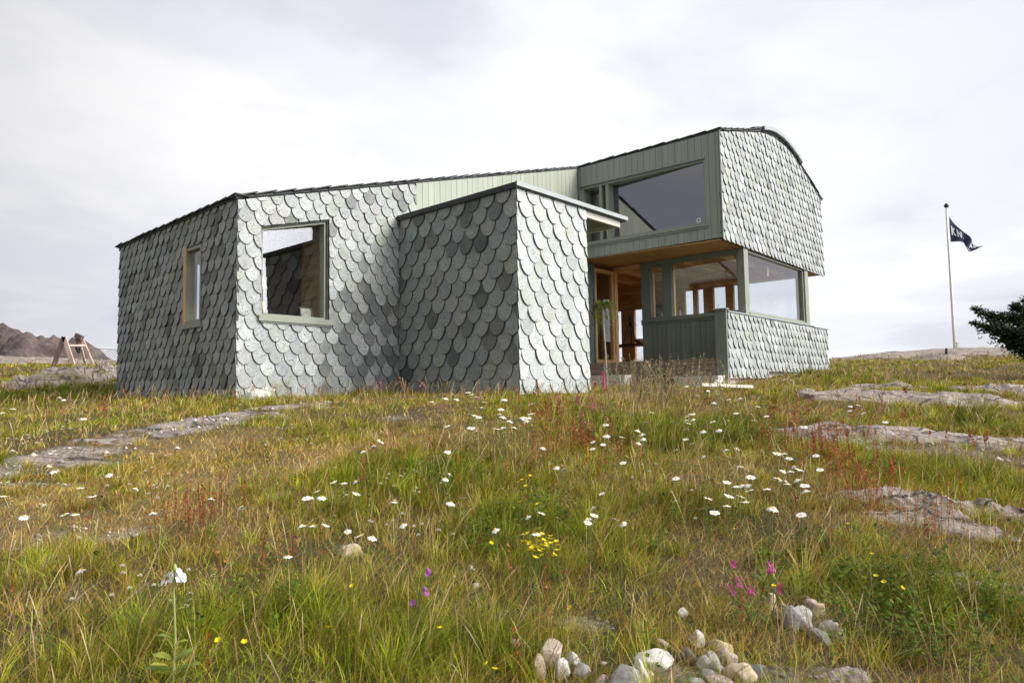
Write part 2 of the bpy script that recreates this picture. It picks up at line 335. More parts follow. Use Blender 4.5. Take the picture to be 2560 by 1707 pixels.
Z_LUSH = [zone(*a) for a in [(130, 985, 190, 32, 1), (330, 985, 130, 22, .7), (1130, 1190, 260, 60, .9), (960, 1160, 120, 45, .6), (1240, 1340, 120, 60, 1), (1650, 1090, 300, 35, .8), (1850, 1090, 120, 40, .8), (2200, 1480, 330, 130, 1), (300, 1610, 420, 95, .8), (1080, 1650, 280, 60, 1), (760, 1560, 300, 90, .6), (1500, 1330, 300, 110, .6), (1000, 975, 160, 18, .8), (2330, 1190, 260, 28, .8), (2450, 1060, 130, 30, .8), (2100, 945, 90, 20, .7), (1750, 1280, 150, 70, .6)]]
Z_STRAW = [zone(*a) for a in [(1880, 1630, 180, 50, 1), (1560, 1570, 250, 60, .8), (1250, 1560, 160, 70, .7), (1620, 1000, 130, 25, .8), (440, 985, 170, 14, .7), (2100, 1250, 190, 90, .7), (1300, 1080, 220, 40, .5), (2400, 930, 160, 22, .9), (2350, 1390, 190, 50, .6), (700, 1650, 140, 50, .4)]]

def gravel_at(x, y): return np.clip(zones(Z_GRAVEL, x, y, .5) * np.clip(1.02 + (fbm(x * 2.1, y * 2.1, 4, 88) - .47) * 3.0, 0, 1.15), 0, 1)
# the ground sheet: fine near the camera, coarse to the horizon
def spread(lo, mid0, mid1, hi, nf, nc):
    a = mid0 - (mid0 - lo) * (np.linspace(1, 0, nc, endpoint=False) ** 3.2); b = np.linspace(mid0, mid1, nf); c = mid1 + (hi - mid1) * (np.linspace(0, 1, nc + 1)[1:] ** 3.2)
    return np.concatenate([a, b, c])
gx = spread(-2500, -9, 14, 2500, 310, 55); gy = spread(-2500, 1.0, 22, 2500, 300, 55)
GX, GY = np.meshgrid(gx, gy); GZ = np.concatenate([terr(GX[i:i + 20], GY[i:i + 20]) for i in range(0, len(gy), 20)])
gr = gravel_at(GX, GY); tf = zones(Z_TURF, GX, GY); lu = zones(Z_LUSH, GX, GY)
far_rock = np.clip((np.hypot(GX, GY) - 24) / 10, 0, 1) * (fbm(GX * .3, GY * .3, 4, 5) > .40)
vc = np.stack([np.maximum(gr, far_rock * 0.8), tf, lu], -1).reshape(-1, 3)
nyg, nxg = GX.shape; idx = np.arange(nxg * nyg).reshape(nyg, nxg)
quads = np.stack([idx[:-1, :-1], idx[:-1, 1:], idx[1:, 1:], idx[1:, :-1]], -1).reshape(-1, 4)
m, t, b = material('meadow_soil'); g = N(t, 'ShaderNodeTexCoord').outputs['Object']
za = N(t, 'ShaderNodeSeparateColor', {0: N(t, 'ShaderNodeAttribute', attribute_name='col').outputs['Color']})
nA = N(t, 'ShaderNodeTexNoise', {'Vector': g, 'Scale': 1.7, 'Detail': 8.0, 'Roughness': 0.65}); nB = N(t, 'ShaderNodeTexNoise', {'Vector': g, 'Scale': 62.0, 'Detail': 6.0, 'Roughness': 0.8}); nV = N(t, 'ShaderNodeTexVoronoi', {'Vector': g, 'Scale': 26.0})
soil = ramp(t, nB.outputs[0], [(0.3, (0.025, 0.017, 0.008)), (0.5, (0.085, 0.056, 0.022)), (0.72, (0.24, 0.17, 0.08))])
turf = ramp(t, nB.outputs[0], [(0.3, (0.13, 0.08, 0.03)), (0.5, (0.32, 0.215, 0.085)), (0.72, (0.50, 0.37, 0.19))])
moss = ramp(t, nB.outputs[0], [(0.3, (0.015, 0.018, 0.005)), (0.55, (0.055, 0.062, 0.013)), (0.75, (0.14, 0.13, 0.035))])
grav = ramp(t, math_(t, 'ADD', math_(t, 'MULTIPLY', nV.outputs[0], 0.6), math_(t, 'MULTIPLY', nB.outputs[0], 0.6)), [(0.28, (0.07, 0.055, 0.045)), (0.5, (0.24, 0.20, 0.165)), (0.75, (0.46, 0.41, 0.36))])
c = mixc(t, za.outputs[1], soil, turf); c = mixc(t, math_(t, 'MULTIPLY', ramp(t, nA.outputs[0], [(0.42, 0.0), (0.6, 1.0)]), 0.6), c, moss); c = mixc(t, za.outputs[2], c, moss)
gm = ramp(t, math_(t, 'ADD', za.outputs[0], math_(t, 'MULTIPLY', math_(t, 'SUBTRACT', nB.outputs[0], 0.5), 0.9)), [(0.40, 0.0), (0.75, 1.0)]); c = mixc(t, math_(t, 'MULTIPLY', gm, .85), c, grav)
t.links.new(c, b.inputs['Base Color']); b.inputs['Roughness'].default_value = 0.95; bump(t, b, math_(t, 'ADD', nB.outputs[0], math_(t, 'MULTIPLY', nV.outputs[0], 0.5)), 0.03, 0.8)
tag(np_mesh('ground', np.stack([GX, GY, GZ], -1).reshape(-1, 3), quads, np.zeros((0, 3)), m, vc, True), kind='structure')
sea = MB().add([(-5000, -5000, -5.9 + EYE), (5000, -5000, -5.9 + EYE), (5000, 5000, -5.9 + EYE), (-5000, 5000, -5.9 + EYE)], [(0, 1, 2, 3)])
tag(sea.build('sea', plain('sea_water', (0.06, 0.09, 0.12), 0.15, 0.2, 0.05)), kind='structure')

# ------------------------------------------------------------------ the house (local axes: x runs along the shingled gable wall, y to the back left, z over eye level)
H = thing('slate_house', 'modern house of fish-scale slate and green boards with a raised bay over its porch', 'house', (PX0[0], PX0[1], EYE), YAW)
ZP, SL = 2.882, 0.2894
def zr(u): return ZP + SL * u
UB, SK, WC, UE = 8.51, 0.105, -3.44, 15.40
def clip(poly, a, b, c):
    """keep a*x + b*y <= c"""
    o = []
    for i, p in enumerate(poly):
        q = poly[(i + 1) % len(poly)]; dp = a * p[0] + b * p[1] - c; dq = a * q[0] + b * q[1] - c
        if dp <= 0: o.append(p)
        if (dp < 0 < dq) or (dq < 0 < dp): s = dp / (dp - dq); o.append((p[0] + (q[0] - p[0]) * s, p[1] + (q[1] - p[1]) * s))
    return o
def edges(poly):
    ar = sum(poly[i][0] * poly[(i + 1) % len(poly)][1] - poly[(i + 1) % len(poly)][0] * poly[i][1] for i in range(len(poly)))
    if ar < 0: poly = poly[::-1]
    for i, p in enumerate(poly):
        q = poly[(i + 1) % len(poly)]; a, b_ = q[1] - p[1], -(q[0] - p[0]); yield a, b_, a * p[0] + b_ * p[1]
def inside(poly, conv):
    for e in edges(conv):
        poly = clip(poly, *e)
        if len(poly) < 3: return []
    return poly
def minus(poly, hole):
    outp = []
    for a, b_, c_ in edges(hole):
        o = clip(poly, -a, -b_, -c_)
        if len(o) >= 3: outp.append(o)
        poly = clip(poly, a, b_, c_)
        if len(poly) < 3: break
    return outp
def area(p): return abs(sum(p[i][0] * p[(i + 1) % len(p)][1] - p[(i + 1) % len(p)][0] * p[i][1] for i in range(len(p)))) / 2
def pieces(conv, holes):
    ps = [conv]
    for h in holes: ps = [q for p in ps for q in (minus(p, h) if area(inside(p, h) or [(0, 0)] * 3) > 1e-6 else [p])]
    return [p for p in ps if area(p) > 1e-5]
GREYS = [(0.455, 0.48, 0.475), (0.51, 0.53, 0.52), (0.40, 0.425, 0.425), (0.55, 0.565, 0.555), (0.44, 0.47, 0.43), (0.48, 0.475, 0.465)]
def tiles(name, conv, holes, to3, pitch, expo, zb, light=1.0, dark=0.06, s0=0.0, point=1.0, lift=0.044, greys=GREYS, patch=None, bev=.0065):  # light: slate painted paler on sunlit walls, darker on shaded ones
    """fish-scale slates: each a thin slab with a rounded tip, tilted out at its tip, rows lapped by half a width"""
    mb = MB(); xs = [p[0] for p in conv]; ys = [p[1] for p in conv]
    rows = int((max(ys) - zb) / expo) + 3
    for r in range(-1, rows):
        z0 = zb + r * expo; n = int((max(xs) - min(xs)) / pitch) + 4
        for k in range(-2, n):
            s = min(xs) + s0 + (k + 0.5 * (r % 2)) * pitch + random.uniform(-.008, .008); zt = z0 + random.gauss(0, .007)
            a = pitch * random.uniform(0.465, 0.50); h = expo * random.uniform(0.86, 1.10) * point; rot = random.gauss(0, .028); pw_ = random.uniform(.8, 1.02)
            pts = [(a, 2.1 * expo), (-a, 2.1 * expo)]
            for i in range(11):
                ph = math.pi * i / 10; pts.append((-a * math.cos(ph), h - h * math.sin(ph) ** pw_ + random.gauss(0, .0022)))
            pts = [(s + x * math.cos(rot) - y * math.sin(rot), zt + y + x * math.sin(rot)) for x, y in pts]
            poly = inside(pts, conv)
            if not poly: continue
            ps = pieces(poly, holes) if holes else [poly]
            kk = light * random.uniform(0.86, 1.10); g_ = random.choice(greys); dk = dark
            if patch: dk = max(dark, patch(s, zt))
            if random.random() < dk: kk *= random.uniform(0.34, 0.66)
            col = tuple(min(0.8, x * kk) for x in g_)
            jl = random.uniform(-.003, .007); sk = random.gauss(0, .012)
            def t3(x, y, d): return to3(x, y, lift + jl + (x - s) * sk - (lift - .006) * (y - zt) / (2.1 * expo) + d)
            for p in ps:
                gx_ = sum(q[0] for q in p) / len(p); gy_ = sum(q[1] for q in p) / len(p); n_p = len(p)
                ins = []                                   # hand-cut slate: bevelled edge, painted dark as the shadow gap round each slate
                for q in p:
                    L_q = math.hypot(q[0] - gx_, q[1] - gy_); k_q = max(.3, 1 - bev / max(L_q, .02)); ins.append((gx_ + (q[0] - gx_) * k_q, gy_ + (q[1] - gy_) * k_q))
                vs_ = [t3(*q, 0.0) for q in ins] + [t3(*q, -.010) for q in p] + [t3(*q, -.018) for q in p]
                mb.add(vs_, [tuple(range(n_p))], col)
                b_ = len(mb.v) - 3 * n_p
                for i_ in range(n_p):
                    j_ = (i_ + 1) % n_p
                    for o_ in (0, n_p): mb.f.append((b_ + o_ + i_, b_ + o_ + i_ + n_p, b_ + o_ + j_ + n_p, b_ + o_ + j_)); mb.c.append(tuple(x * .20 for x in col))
    return mb.build(name, M_SLATE, H)
def shell(name, conv, holes, to3, m, d0=-0.16, d1=0.0):
    mb = MB()
    for p in pieces(conv, holes): mb.prism(p, to3, d0, d1)
    return mb.build(name, m, H)
def board_wall(name, conv, holes, to3, m, pitch, th=0.022, gap=0.007, s0=0.0):
    mb = MB(); xs = [p[0] for p in conv]; ys = [p[1] for p in conv]; x = min(xs) - s0
    while x < max(xs):
        bd = inside([(x + gap / 2, min(ys)), (x + pitch - gap / 2, min(ys)), (x + pitch - gap / 2, max(ys)), (x + gap / 2, max(ys))], conv)
        j = random.uniform(-.002, .002)
        if bd:
            for p in (pieces(bd, holes) if holes else [bd]): mb.prism(p, to3, 0.0, th + j)
        x += pitch
    return mb.build(name, m, H)
T_W1 = lambda a, z, d: (-d, a, z)                      # plane x=0, runs along y, outward -x
T_W2 = lambda a, z, d: (a, -d, z)                      # plane y=0, outward -y
T_C = lambda a, z, d: (a, WC - d, z)
def T_B(a, z, d): return (UB - SK * a - d, a, z)        # bay front, slightly skewed
def T_BT(a, z, d): return T_B(a, z, d - (a + 3.085) * .085)   # panes turned in the skewed front, deeper to the left, to steer their reflection
T_BX = lambda a, z, d: (2.984 - d, a, z)
T_BR = lambda a, z, d: (a, -2.83 - d, z)
T_BB = lambda a, z, d: (4.734 + d, a, z)
T_IN = lambda a, z, d: (9.95 - d, a, z)
T_CI = lambda a, z, d: (a, -3.37 - d, z)
T_FAR = lambda a, z, d: (14.0 + d, a, z)
rect = lambda x0, x1, y0, y1: [(x0, y0), (x1, y0), (x1, y1), (x0, y1)]

PX_R, PX_T = 6.0, -2.3
# left volume -------------------------------------------------------
win1 = rect(1.15, 1.75, 1.14, 2.38)
w1poly = rect(-0.0, 4.815, -.45, ZP)
shell('wall', w1poly, [win1], T_W1, M_SHEATH)
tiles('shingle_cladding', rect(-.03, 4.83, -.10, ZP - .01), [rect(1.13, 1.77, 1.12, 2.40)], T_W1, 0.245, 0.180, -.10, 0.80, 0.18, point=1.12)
win2 = [(.37, 1.175), (1.50, 1.175), (1.50, 2.805), (.37, 2.50)]
w2poly = [(.165, -.45), (8.45, -.45), (8.45, zr(8.45)), (.165, zr(.165))]
shell('wall', w2poly, [win2], T_W2, M_SHEATH)
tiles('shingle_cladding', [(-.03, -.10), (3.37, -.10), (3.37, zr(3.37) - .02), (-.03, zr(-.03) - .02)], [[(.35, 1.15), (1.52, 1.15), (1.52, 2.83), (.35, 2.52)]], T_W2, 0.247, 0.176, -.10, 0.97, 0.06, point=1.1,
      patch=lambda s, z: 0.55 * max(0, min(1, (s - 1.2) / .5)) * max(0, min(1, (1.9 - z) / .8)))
board_wall('board_cladding', [(3.375, -.3), (8.44, -.3), (8.44, zr(8.44) - .01), (3.375, zr(3.375) - .01)], [], T_W2, M_BOARD_L, 0.148)
win3 = rect(1.0, 2.6, .95, 2.8); T_W3 = lambda a, z, d: (a, 4.815 + d, z)  # back window added to let sky light in on the pine partition
shell('wall', [(0, -.45), (UE - .2, -.45), (UE - .2, zr(8.5)), (8.5, zr(8.5)), (0, ZP)], [win3], T_W3, M_BOARD_L)
# window in the long wall
def window(name, poly, to3, fr_w, depth0, depth1, m_fr, pane_d, m_gl=M_GLASS, bars=()):
    """frame of mitred bars along the polygon, with its pane one level below"""
    mb = MB(); n = len(poly); cx = sum(p[0] for p in poly) / n; cy = sum(p[1] for p in poly) / n
    es = list(edges(poly)); pl = poly if sum(poly[i][0] * poly[(i + 1) % n][1] - poly[(i + 1) % n][0] * poly[i][1] for i in range(n)) > 0 else poly[::-1]
    inn = pl
    for a, b_, c_ in es: inn = clip(inn, a, b_, c_ - fr_w * math.hypot(a, b_))
    k = min(range(n), key=lambda i: (inn[i][0] - pl[0][0]) ** 2 + (inn[i][1] - pl[0][1]) ** 2); inn = inn[k:] + inn[:k]
    for i in range(n): mb.prism([pl[i], pl[(i + 1) % n], inn[(i + 1) % n], inn[i]], to3, depth0, depth1)
    for x in bars: mb.prism(inside(rect(x - fr_w / 2, x + fr_w / 2, -9, 9), inn), to3, depth0 + .003, depth1 - .003)
    f = mb.build(name, m_fr, H)
    MB().prism(inn, to3, pane_d - .004, pane_d + .004).build('pane', m_gl, f)
    return f
f = window('window', win2, T_W2, 0.034, -.19, -.035, M_TRIM, -.105, M_GLASS3)
pane = f.children[0]                                   # the pane is turned and tilted in its frame to steer what it reflects
PANE_C = Vector((.935, .105, 2.0)); pane.data.transform(Matrix.Translation(-PANE_C)); pane.location = PANE_C; pane.rotation_euler = (math.radians(PX_T), 0, math.radians(PX_R))
MB().prism(rect(.30, 1.60, 1.085, 1.172), T_W2, -.10, .075).prism(rect(.34, 1.56, 1.06, 1.083), T_W2, 0, .055).build('sill', M_TRIM, f)
f = window('window', win1, T_W1, 0.05, -.08, .04, M_TRIM, -.02)
MB().prism(rect(1.10, 1.80, 1.06, 1.138), T_W1, -.10, .07).build('sill', M_TRIM, f)
MB().prism(rect(1.70, 1.79, 1.14, 2.41), T_W1, .042, .055).build('trim_board', M_FRAME, f)
# inside the left volume: floor, pine partition, back lining
MB().box(.17, 8.3, .17, 4.7, .30, .36).build('floor', M_WOODIN, H)
MB().box(1.78, 1.86, .18, 1.24, .361, 3.25).build('partition', M_WOODIN, H)
MB().box(1.60, 1.76, .165, .22, .361, 3.2).box(1.865, 8.3, 1.20, 1.26, .361, 3.3).build('partition', M_WOODIN, H)
window('window', win3, T_W3, .06, -.14, .03, M_TRIM, -.03)
shell('interior_wall', rect(.17, 8.3, .361, 2.9), [rect(.95, 2.65, .9, 2.85)], lambda a, z, d: (a, 4.58 + d, z), M_WOODIN2, 0, .06)

# annex --------------------------------------------------------------
ZB = 3.10
shell('annex_wall', rect(-2.83, -.002, -.45, ZB - .05), [], T_BX, M_SHEATH, -.12)
shell('annex_wall', rect(3.11, 4.734, -.45, ZB - .05), [], T_BR, M_SHEATH, -.12)
shell('annex_wall', rect(-2.70, -.002, -.45, ZB - .05), [], T_BB, M_BOARD_D, -.11)
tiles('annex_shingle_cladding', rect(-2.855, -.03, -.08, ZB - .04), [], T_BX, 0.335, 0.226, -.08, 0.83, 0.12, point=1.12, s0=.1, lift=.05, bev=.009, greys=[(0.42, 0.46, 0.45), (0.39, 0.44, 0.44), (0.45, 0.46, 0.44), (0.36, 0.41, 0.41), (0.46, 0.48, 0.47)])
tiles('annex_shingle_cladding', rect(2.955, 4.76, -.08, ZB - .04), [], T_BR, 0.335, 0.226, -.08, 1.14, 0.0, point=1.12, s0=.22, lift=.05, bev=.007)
rf = MB().box(2.93, 5.98, -2.89, -.002, ZB - .04, ZB + .035).build('annex_roof', M_ROOF, H)
MB().box(2.905, 2.929, -2.90, -.03, ZB - .045, ZB + .04).build('drip_edge', M_BLACK, rf)
MB().box(2.905, 6.005, -2.925, -2.891, ZB - .02, ZB + .05).box(5.981, 6.005, -2.89, -.002, ZB - .02, ZB + .05).build('flashing', M_FLASH, rf)
MB().box(4.80, 5.86, -2.84, -2.79, ZB - .155, ZB - .041).box(5.81, 5.86, -2.789, -.3, ZB - .155, ZB - .041).build('fascia_board', plain('pale_timber', (0.55, 0.53, 0.46), 0.6, 0.1, 6, stretch=(1, 8, 8)), rf)
MB().box(4.80, 5.80, -2.78, -.3, ZB - .075, ZB - .042).build('canopy_soffit', M_TRIM_D, rf)

# raised bay ---------------------------------------------------------
bw_open = [(-3.12, 3.47), (-.06, 3.44), (-.06, 4.86), (-3.12, 4.91)]
bpoly = [(-3.44, 3.15), (0.0, 3.12), (0.0, 5.345), (-3.44, 5.44)]
shell('bay_wall', bpoly, [bw_open], T_B, M_SHEATH, -.30)
board_wall('bay_board_cladding', [(-3.47, 3.14), (0.0, 3.10), (0.0, 5.34), (-3.47, 5.435)], [bw_open], T_B, M_BOARD_B, 0.150, s0=.05)
ctop = [(8.87, 5.45), (10.43, 5.868), (11.2, 6.072), (11.98, 6.19), (12.78, 6.15), (13.48, 6.0), (14.5, 5.62), (15.4, 5.28)]
cpoly = [(8.87, 3.13), (15.4, 3.08)] + ctop[::-1]
shell('bay_wall', [(9.03, 3.13), (15.4, 3.10)] + ctop[:0:-1] + [(9.03, 5.49)], [], T_C, M_SHEATH, -.15)
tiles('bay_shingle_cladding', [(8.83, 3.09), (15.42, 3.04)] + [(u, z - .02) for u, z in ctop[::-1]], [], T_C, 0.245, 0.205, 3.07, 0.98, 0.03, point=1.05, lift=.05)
shell('bay_wall', rect(-3.43, 4.8, 3.13, 5.2), [], lambda a, z, d: (UE + d, a, z), M_BOARD_L, -.15)
MB().bar((8.83, -3.475, 3.12), (8.83, -3.475, 5.44), .03, .03, (1, 0, 0)).build('corner_trim', M_TRIM_D, H)
f = MB()
for wa, wb, z0, z1 in [(-3.12, -3.085, 3.47, 4.90), (-.62, -.55, 3.446, 4.865), (-.79, -.72, 3.448, 4.868), (-.13, -.06, 3.445, 4.86)]: f.prism(rect(wa, wb, z0, z1), T_B, -.31, -.005)
f.prism([(-3.085, 3.47), (-.13, 3.44), (-.13, 3.50), (-3.085, 3.53)], T_B, -.31, -.01).prism([(-3.085, 4.85), (-.13, 4.80), (-.13, 4.86), (-3.085, 4.91)], T_B, -.31, -.01)
f = f.build('window', M_TRIM_B, H)
MB().prism([(-3.085, 3.53), (-.79, 3.505), (-.79, 4.81), (-3.085, 4.85)], T_BT, -.05, -.042).build('pane', M_GLASS2, f)
MB().prism([(-.55, 3.503), (-.13, 3.50), (-.13, 4.80), (-.55, 4.805)], T_BT, -.05, -.042).build('pane', M_GLASS2, f)
MB().prism([(-3.17, 3.425), (-.02, 3.395), (-.02, 3.445), (-3.17, 3.475)], T_B, .02, .07).prism([(-3.16, 3.385), (-.03, 3.355), (-.03, 3.385), (-3.16, 3.415)], T_B, .024, .05).build('sill', M_TRIM_B, f)
MB().prism([(-3.15, 4.905), (-.03, 4.855), (-.03, 4.885), (-3.15, 4.935)], T_B, .023, .045).build('head_drip', M_TRIM_B, f)
st = MB()
for k in range(20):                                   # round pale sticker with a dark middle in the lower right of the big pane
    a0, a1 = 2 * math.pi * k / 20, 2 * math.pi * (k + 1) / 20
    st.prism([(-2.92 + .055 * math.cos(a0), 3.60 + .055 * math.sin(a0)), (-2.92 + .055 * math.cos(a1), 3.60 + .055 * math.sin(a1)), (-2.92 + .026 * math.cos(a1), 3.60 + .026 * math.sin(a1)), (-2.92 + .026 * math.cos(a0), 3.60 + .026 * math.sin(a0))], T_B, -.056, -.052)
st.build('round_sticker', plain('pale_vinyl', (0.7, 0.75, 0.8), 0.4, 0.02), f)
# floor between the storeys, its underside is the porch ceiling
sl = MB()
y = -3.40
while y < 4.7:                                        # pine boards with open joints, running to the back
    y2 = min(y + .14, 4.78); sl.prism([(UB - SK * y + .01, y + .003), (15.38, y + .003), (15.38, y2 - .003), (UB - SK * y2 + .01, y2 - .003)], lambda a, b_, d: (a, b_, 3.085 + d), 0, .03); y += .14
sl.build('porch_ceiling', M_WOODIN2, H)
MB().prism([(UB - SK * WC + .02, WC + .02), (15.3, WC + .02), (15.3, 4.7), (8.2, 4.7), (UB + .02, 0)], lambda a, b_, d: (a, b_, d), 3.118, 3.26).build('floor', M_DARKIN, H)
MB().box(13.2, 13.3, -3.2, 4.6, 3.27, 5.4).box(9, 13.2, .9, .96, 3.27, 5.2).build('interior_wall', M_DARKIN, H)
# roof: one profile drawn out to the back; the left part stops at the long wall, the bay part comes further forward
prof = [(-.06, zr(-.06)), (2, zr(2)), (4, zr(4)), (6, zr(6)), (8.5, zr(8.5))]
rb = MB()
def roof_strip(p0, p1, w0a, w0b, w1, th=.03):
    (u0, z0), (u1, z1) = p0, p1
    rb.add([(u0, w0a, z0), (u1, w0b, z1), (u1, w1, z1), (u0, w1, z0), (u0, w0a, z0 + th), (u1, w0b, z1 + th), (u1, w1, z1 + th), (u0, w1, z0 + th)],
           [(3, 2, 1, 0), (4, 5, 6, 7), (0, 1, 5, 4), (1, 2, 6, 5), (2, 3, 7, 6), (3, 0, 4, 7)])
for a, b_ in zip(prof, prof[1:]): roof_strip(a, b_, -.035, -.035, 4.87)
bay = [(8.5, zr(8.5))] + ctop[1:-1] + [(15.5, 5.245)]
roof_strip((8.505, zr(8.505) + .002), (8.87, 5.452), .04, -3.48, 4.87)
ball = [(8.87, 5.452)] + ctop[1:-1] + [(15.5, 5.245)]
for a, b_ in zip(ball, ball[1:]): roof_strip((a[0], a[1] + .003), (b_[0], b_[1] + .003), -3.48, -3.48, 4.87)
# ragged slates along the edges
def edge_slates(p, q, inward, n, lo=-.03, hi=.18):
    p, q = Vector(p), Vector(q); L = (q - p).length / n; d = (q - p).normalized(); inward = Vector(inward)
    up = d.cross(inward);  up = up if up.z > 0 else -up
    for i in range(n):
        a = p + d * (L * i - .02); b2 = p + d * (L * (i + 1) + .03); j = random.uniform(-.012, .012); t0 = .028; t1 = .046 + random.uniform(0, .012)
        q8 = []
        for e, tt in ((a, t0), (b2, t1)):
            for io in (lo + j, hi):
                for hh in (0, .016): q8.append(e + inward * io + up * (tt + hh))
        rb.add(q8, [(0, 1, 3, 2), (4, 6, 7, 5), (0, 4, 5, 1), (2, 3, 7, 6), (1, 5, 7, 3), (0, 2, 6, 4)])
edge_slates((-.06, 4.9, zr(-.06)), (-.06, -.05, zr(-.06)), (1, 0, 0), 17)
edge_slates((-.06, -.035, zr(-.06)), (8.5, -.035, zr(8.5)), (0, 1, 0), 27)
edge_slates((8.51, 0, zr(8.51)), (8.87, -3.48, 5.452), (1, 0, 0), 11)
for a, b_ in zip(ball, ball[1:]): edge_slates((a[0], -3.48, a[1]), (b_[0], -3.48, b_[1]), (0, 1, 0), max(2, int((b_[0] - a[0]) / .3)), -.025)
rf = rb.build('roof', M_ROOF, H)
fl = MB(); arc = [(11.0, 6.02), (11.2, 6.12), (11.6, 6.22), (11.98, 6.27), (12.4, 6.262), (12.78, 6.228), (13.1, 6.155), (13.48, 6.06), (13.8, 5.94)]
for a, b_ in zip(arc[1:], arc[2:]): fl.add([(a[0], -3.56, a[1] - .02), (b_[0], -3.56, b_[1] - .02), (b_[0], -3.56, b_[1] + .075), (a[0], -3.56, a[1] + .075), (a[0], -3.2, a[1] - .02), (b_[0], -3.2, b_[1] - .02), (b_[0], -3.2, b_[1] + .075), (a[0], -3.2, a[1] + .075)], [(0, 1, 2, 3), (3, 2, 6, 7), (0, 4, 5, 1)])
fl.build('curved_flashing', M_FLASH, rf)
MB().add([(10.7, -3.5, 6.02), (11.2, -3.5, 6.15), (11.2, -3.0, 6.15), (10.7, -3.0, 6.02), (10.7, -3.5, 6.045), (11.2, -3.5, 6.19), (11.2, -3.0, 6.19), (10.7, -3.0, 6.045)], [(3, 2, 1, 0), (4, 5, 6, 7), (0, 1, 5, 4), (1, 2, 6, 5), (2, 3, 7, 6), (3, 0, 4, 7)]).build('edge_slate', M_ROOF, rf)

# lower glazed room and porch -----------------------------------------
ZD = .60
MB().box(9.96, 13.98, -3.30, 4.78, ZD - .15, ZD + .04).build('floor', M_WOODIN2, H)
dk = MB(); dpoly = [(UB, -.02), (9.94, -.02), (9.94, -3.20), (UB - SK * -3.2, -3.20)]
for i in range(13):
    p = inside(rect(8.5 + i * .12, 8.613 + i * .12, -3.2, -.02), dpoly)
    if p: dk.prism(p, lambda a, b_, d: (a, b_, d), ZD - .05, ZD - .012)
dk = dk.build('deck', M_DECK, H)
rs = MB()
for i, (z0, z1) in enumerate(((.46, .545), (.345, .452), (.24, .338))): rs.prism(rect(-3.2, -.05, z0, z1), lambda a, z, d: (UB - SK * a + .03 - d, a, z), 0, .03)
rs.build('riser_board', M_DECK, dk)
MB().prism(rect(-1.33, -.08, -.25, .29), lambda a, z, d: (UB - SK * a - d, a, z), -.5, .42).build('foundation', M_CONC, H)
MB().prism(rect(-3.40, -2.45, -.25, .225), lambda a, z, d: (UB - SK * a - d, a, z), -.5, .36).build('foundation', M_CONC, H)
MB().prism(rect(9.0, 15.3, -.3, .42), lambda a, z, d: (a, WC + .1 + d, z), 0, .15).build('foundation', M_CONC, H)
# left cheek of the porch: boards, then a glazed leaf in a larch frame
shell('porch_wall', rect(8.46, 9.0, .0, 3.08), [], T_W2, M_SHEATH, -.12)
board_wall('porch_board_cladding', rect(8.46, 8.98, .28, 3.08), [], T_W2, boards('dark_cheek_boards', (0.15, 0.17, 0.15), 0.125, 0), 0.125)
MB().box(8.985, 9.03, -.05, .1, ZD, 3.07).build('door_jamb', M_TRIM_D, H)
f = window('glass_door', rect(9.04, 9.90, ZD + .02, 2.97), T_W2, 0.085, -.07, .03, M_FRAME, -.02)
MB().prism(rect(9.90, 9.99, ZD + .02, 2.99), T_W2, -.13, .05).build('door_jamb', M_FRAME, f)
# doorway frame and the posts and windows of the porch front
MB().box(9.90, 10.02, -.06, -.01, ZD, 2.96).box(9.90, 10.02, -.80, -.01, 2.97, 3.07).build('doorway_frame', M_FRAME, H)
MB().box(9.91, 10.01, -.80, -.01, ZD - .005, ZD + .055).build('threshold', M_TRIM_D, H)
MB().prism(rect(-1.0, -.81, ZD, 3.08), T_IN, -.10, .02).build('post', M_TRIM_D, H)
MB().prism(rect(-1.585, -1.43, 1.66, 3.08), T_IN, -.10, .02).build('post', M_TRIM_D, H)
MB().box(9.95, 10.18, -3.44, -3.30, 1.60, 3.08).build('corner_post', M_TRIM, H)
MB().prism(rect(-3.30, -1.0, 2.99, 3.08), T_IN, -.10, .015).build('lintel', M_TRIM_D, H)
f = window('window', rect(-1.43, -1.0, 1.66, 2.99), T_IN, 0.05, -.09, .0, M_TRIM_D, -.05)
f2 = window('window', rect(-3.30, -1.585, 1.66, 2.99), T_IN, 0.035, -.09, .0, M_TRIM_D, -.05)
MB().box(10.05, 10.13, -1.64, -1.60, 1.66, 2.99).build('liner', M_FRAME, f2)
MB().box(10.05, 10.13, -1.08, -1.04, 1.66, 2.99).build('liner', M_FRAME, f)
MB().prism(rect(-3.25, -.82, 1.59, 1.655), T_IN, -.10, .09).prism(rect(-3.25, -.80, 1.535, 1.588), T_IN, 0, .05).build('sill', M_TRIM_D, f2)
MB().box(10.06, 10.35, -3.28, -1.0, 1.585, 1.625).build('window_shelf', M_FRAME, H)
shell('porch_wall', rect(-3.25, -.81, ZD - .04, 1.585), [], T_IN, M_SHEATH, -.12)
board_wall('porch_board_cladding', rect(-3.22, -.82, ZD - .03, 1.534), [], T_IN, M_BOARD_D, 0.125)
# side glazing above the parapet
f = window('window', rect(10.19, 13.86, 1.63, 3.07), T_CI, 0.05, -.07, .03, M_TRIM, -.02)
MB().prism(rect(10.12, 14.05, 1.575, 1.628), T_CI, -.10, .10).build('sill', M_TRIM, f)
MB().box(13.87, 14.12, -3.44, -3.25, 1.55, 3.08).build('corner_post', M_TRIM, H)
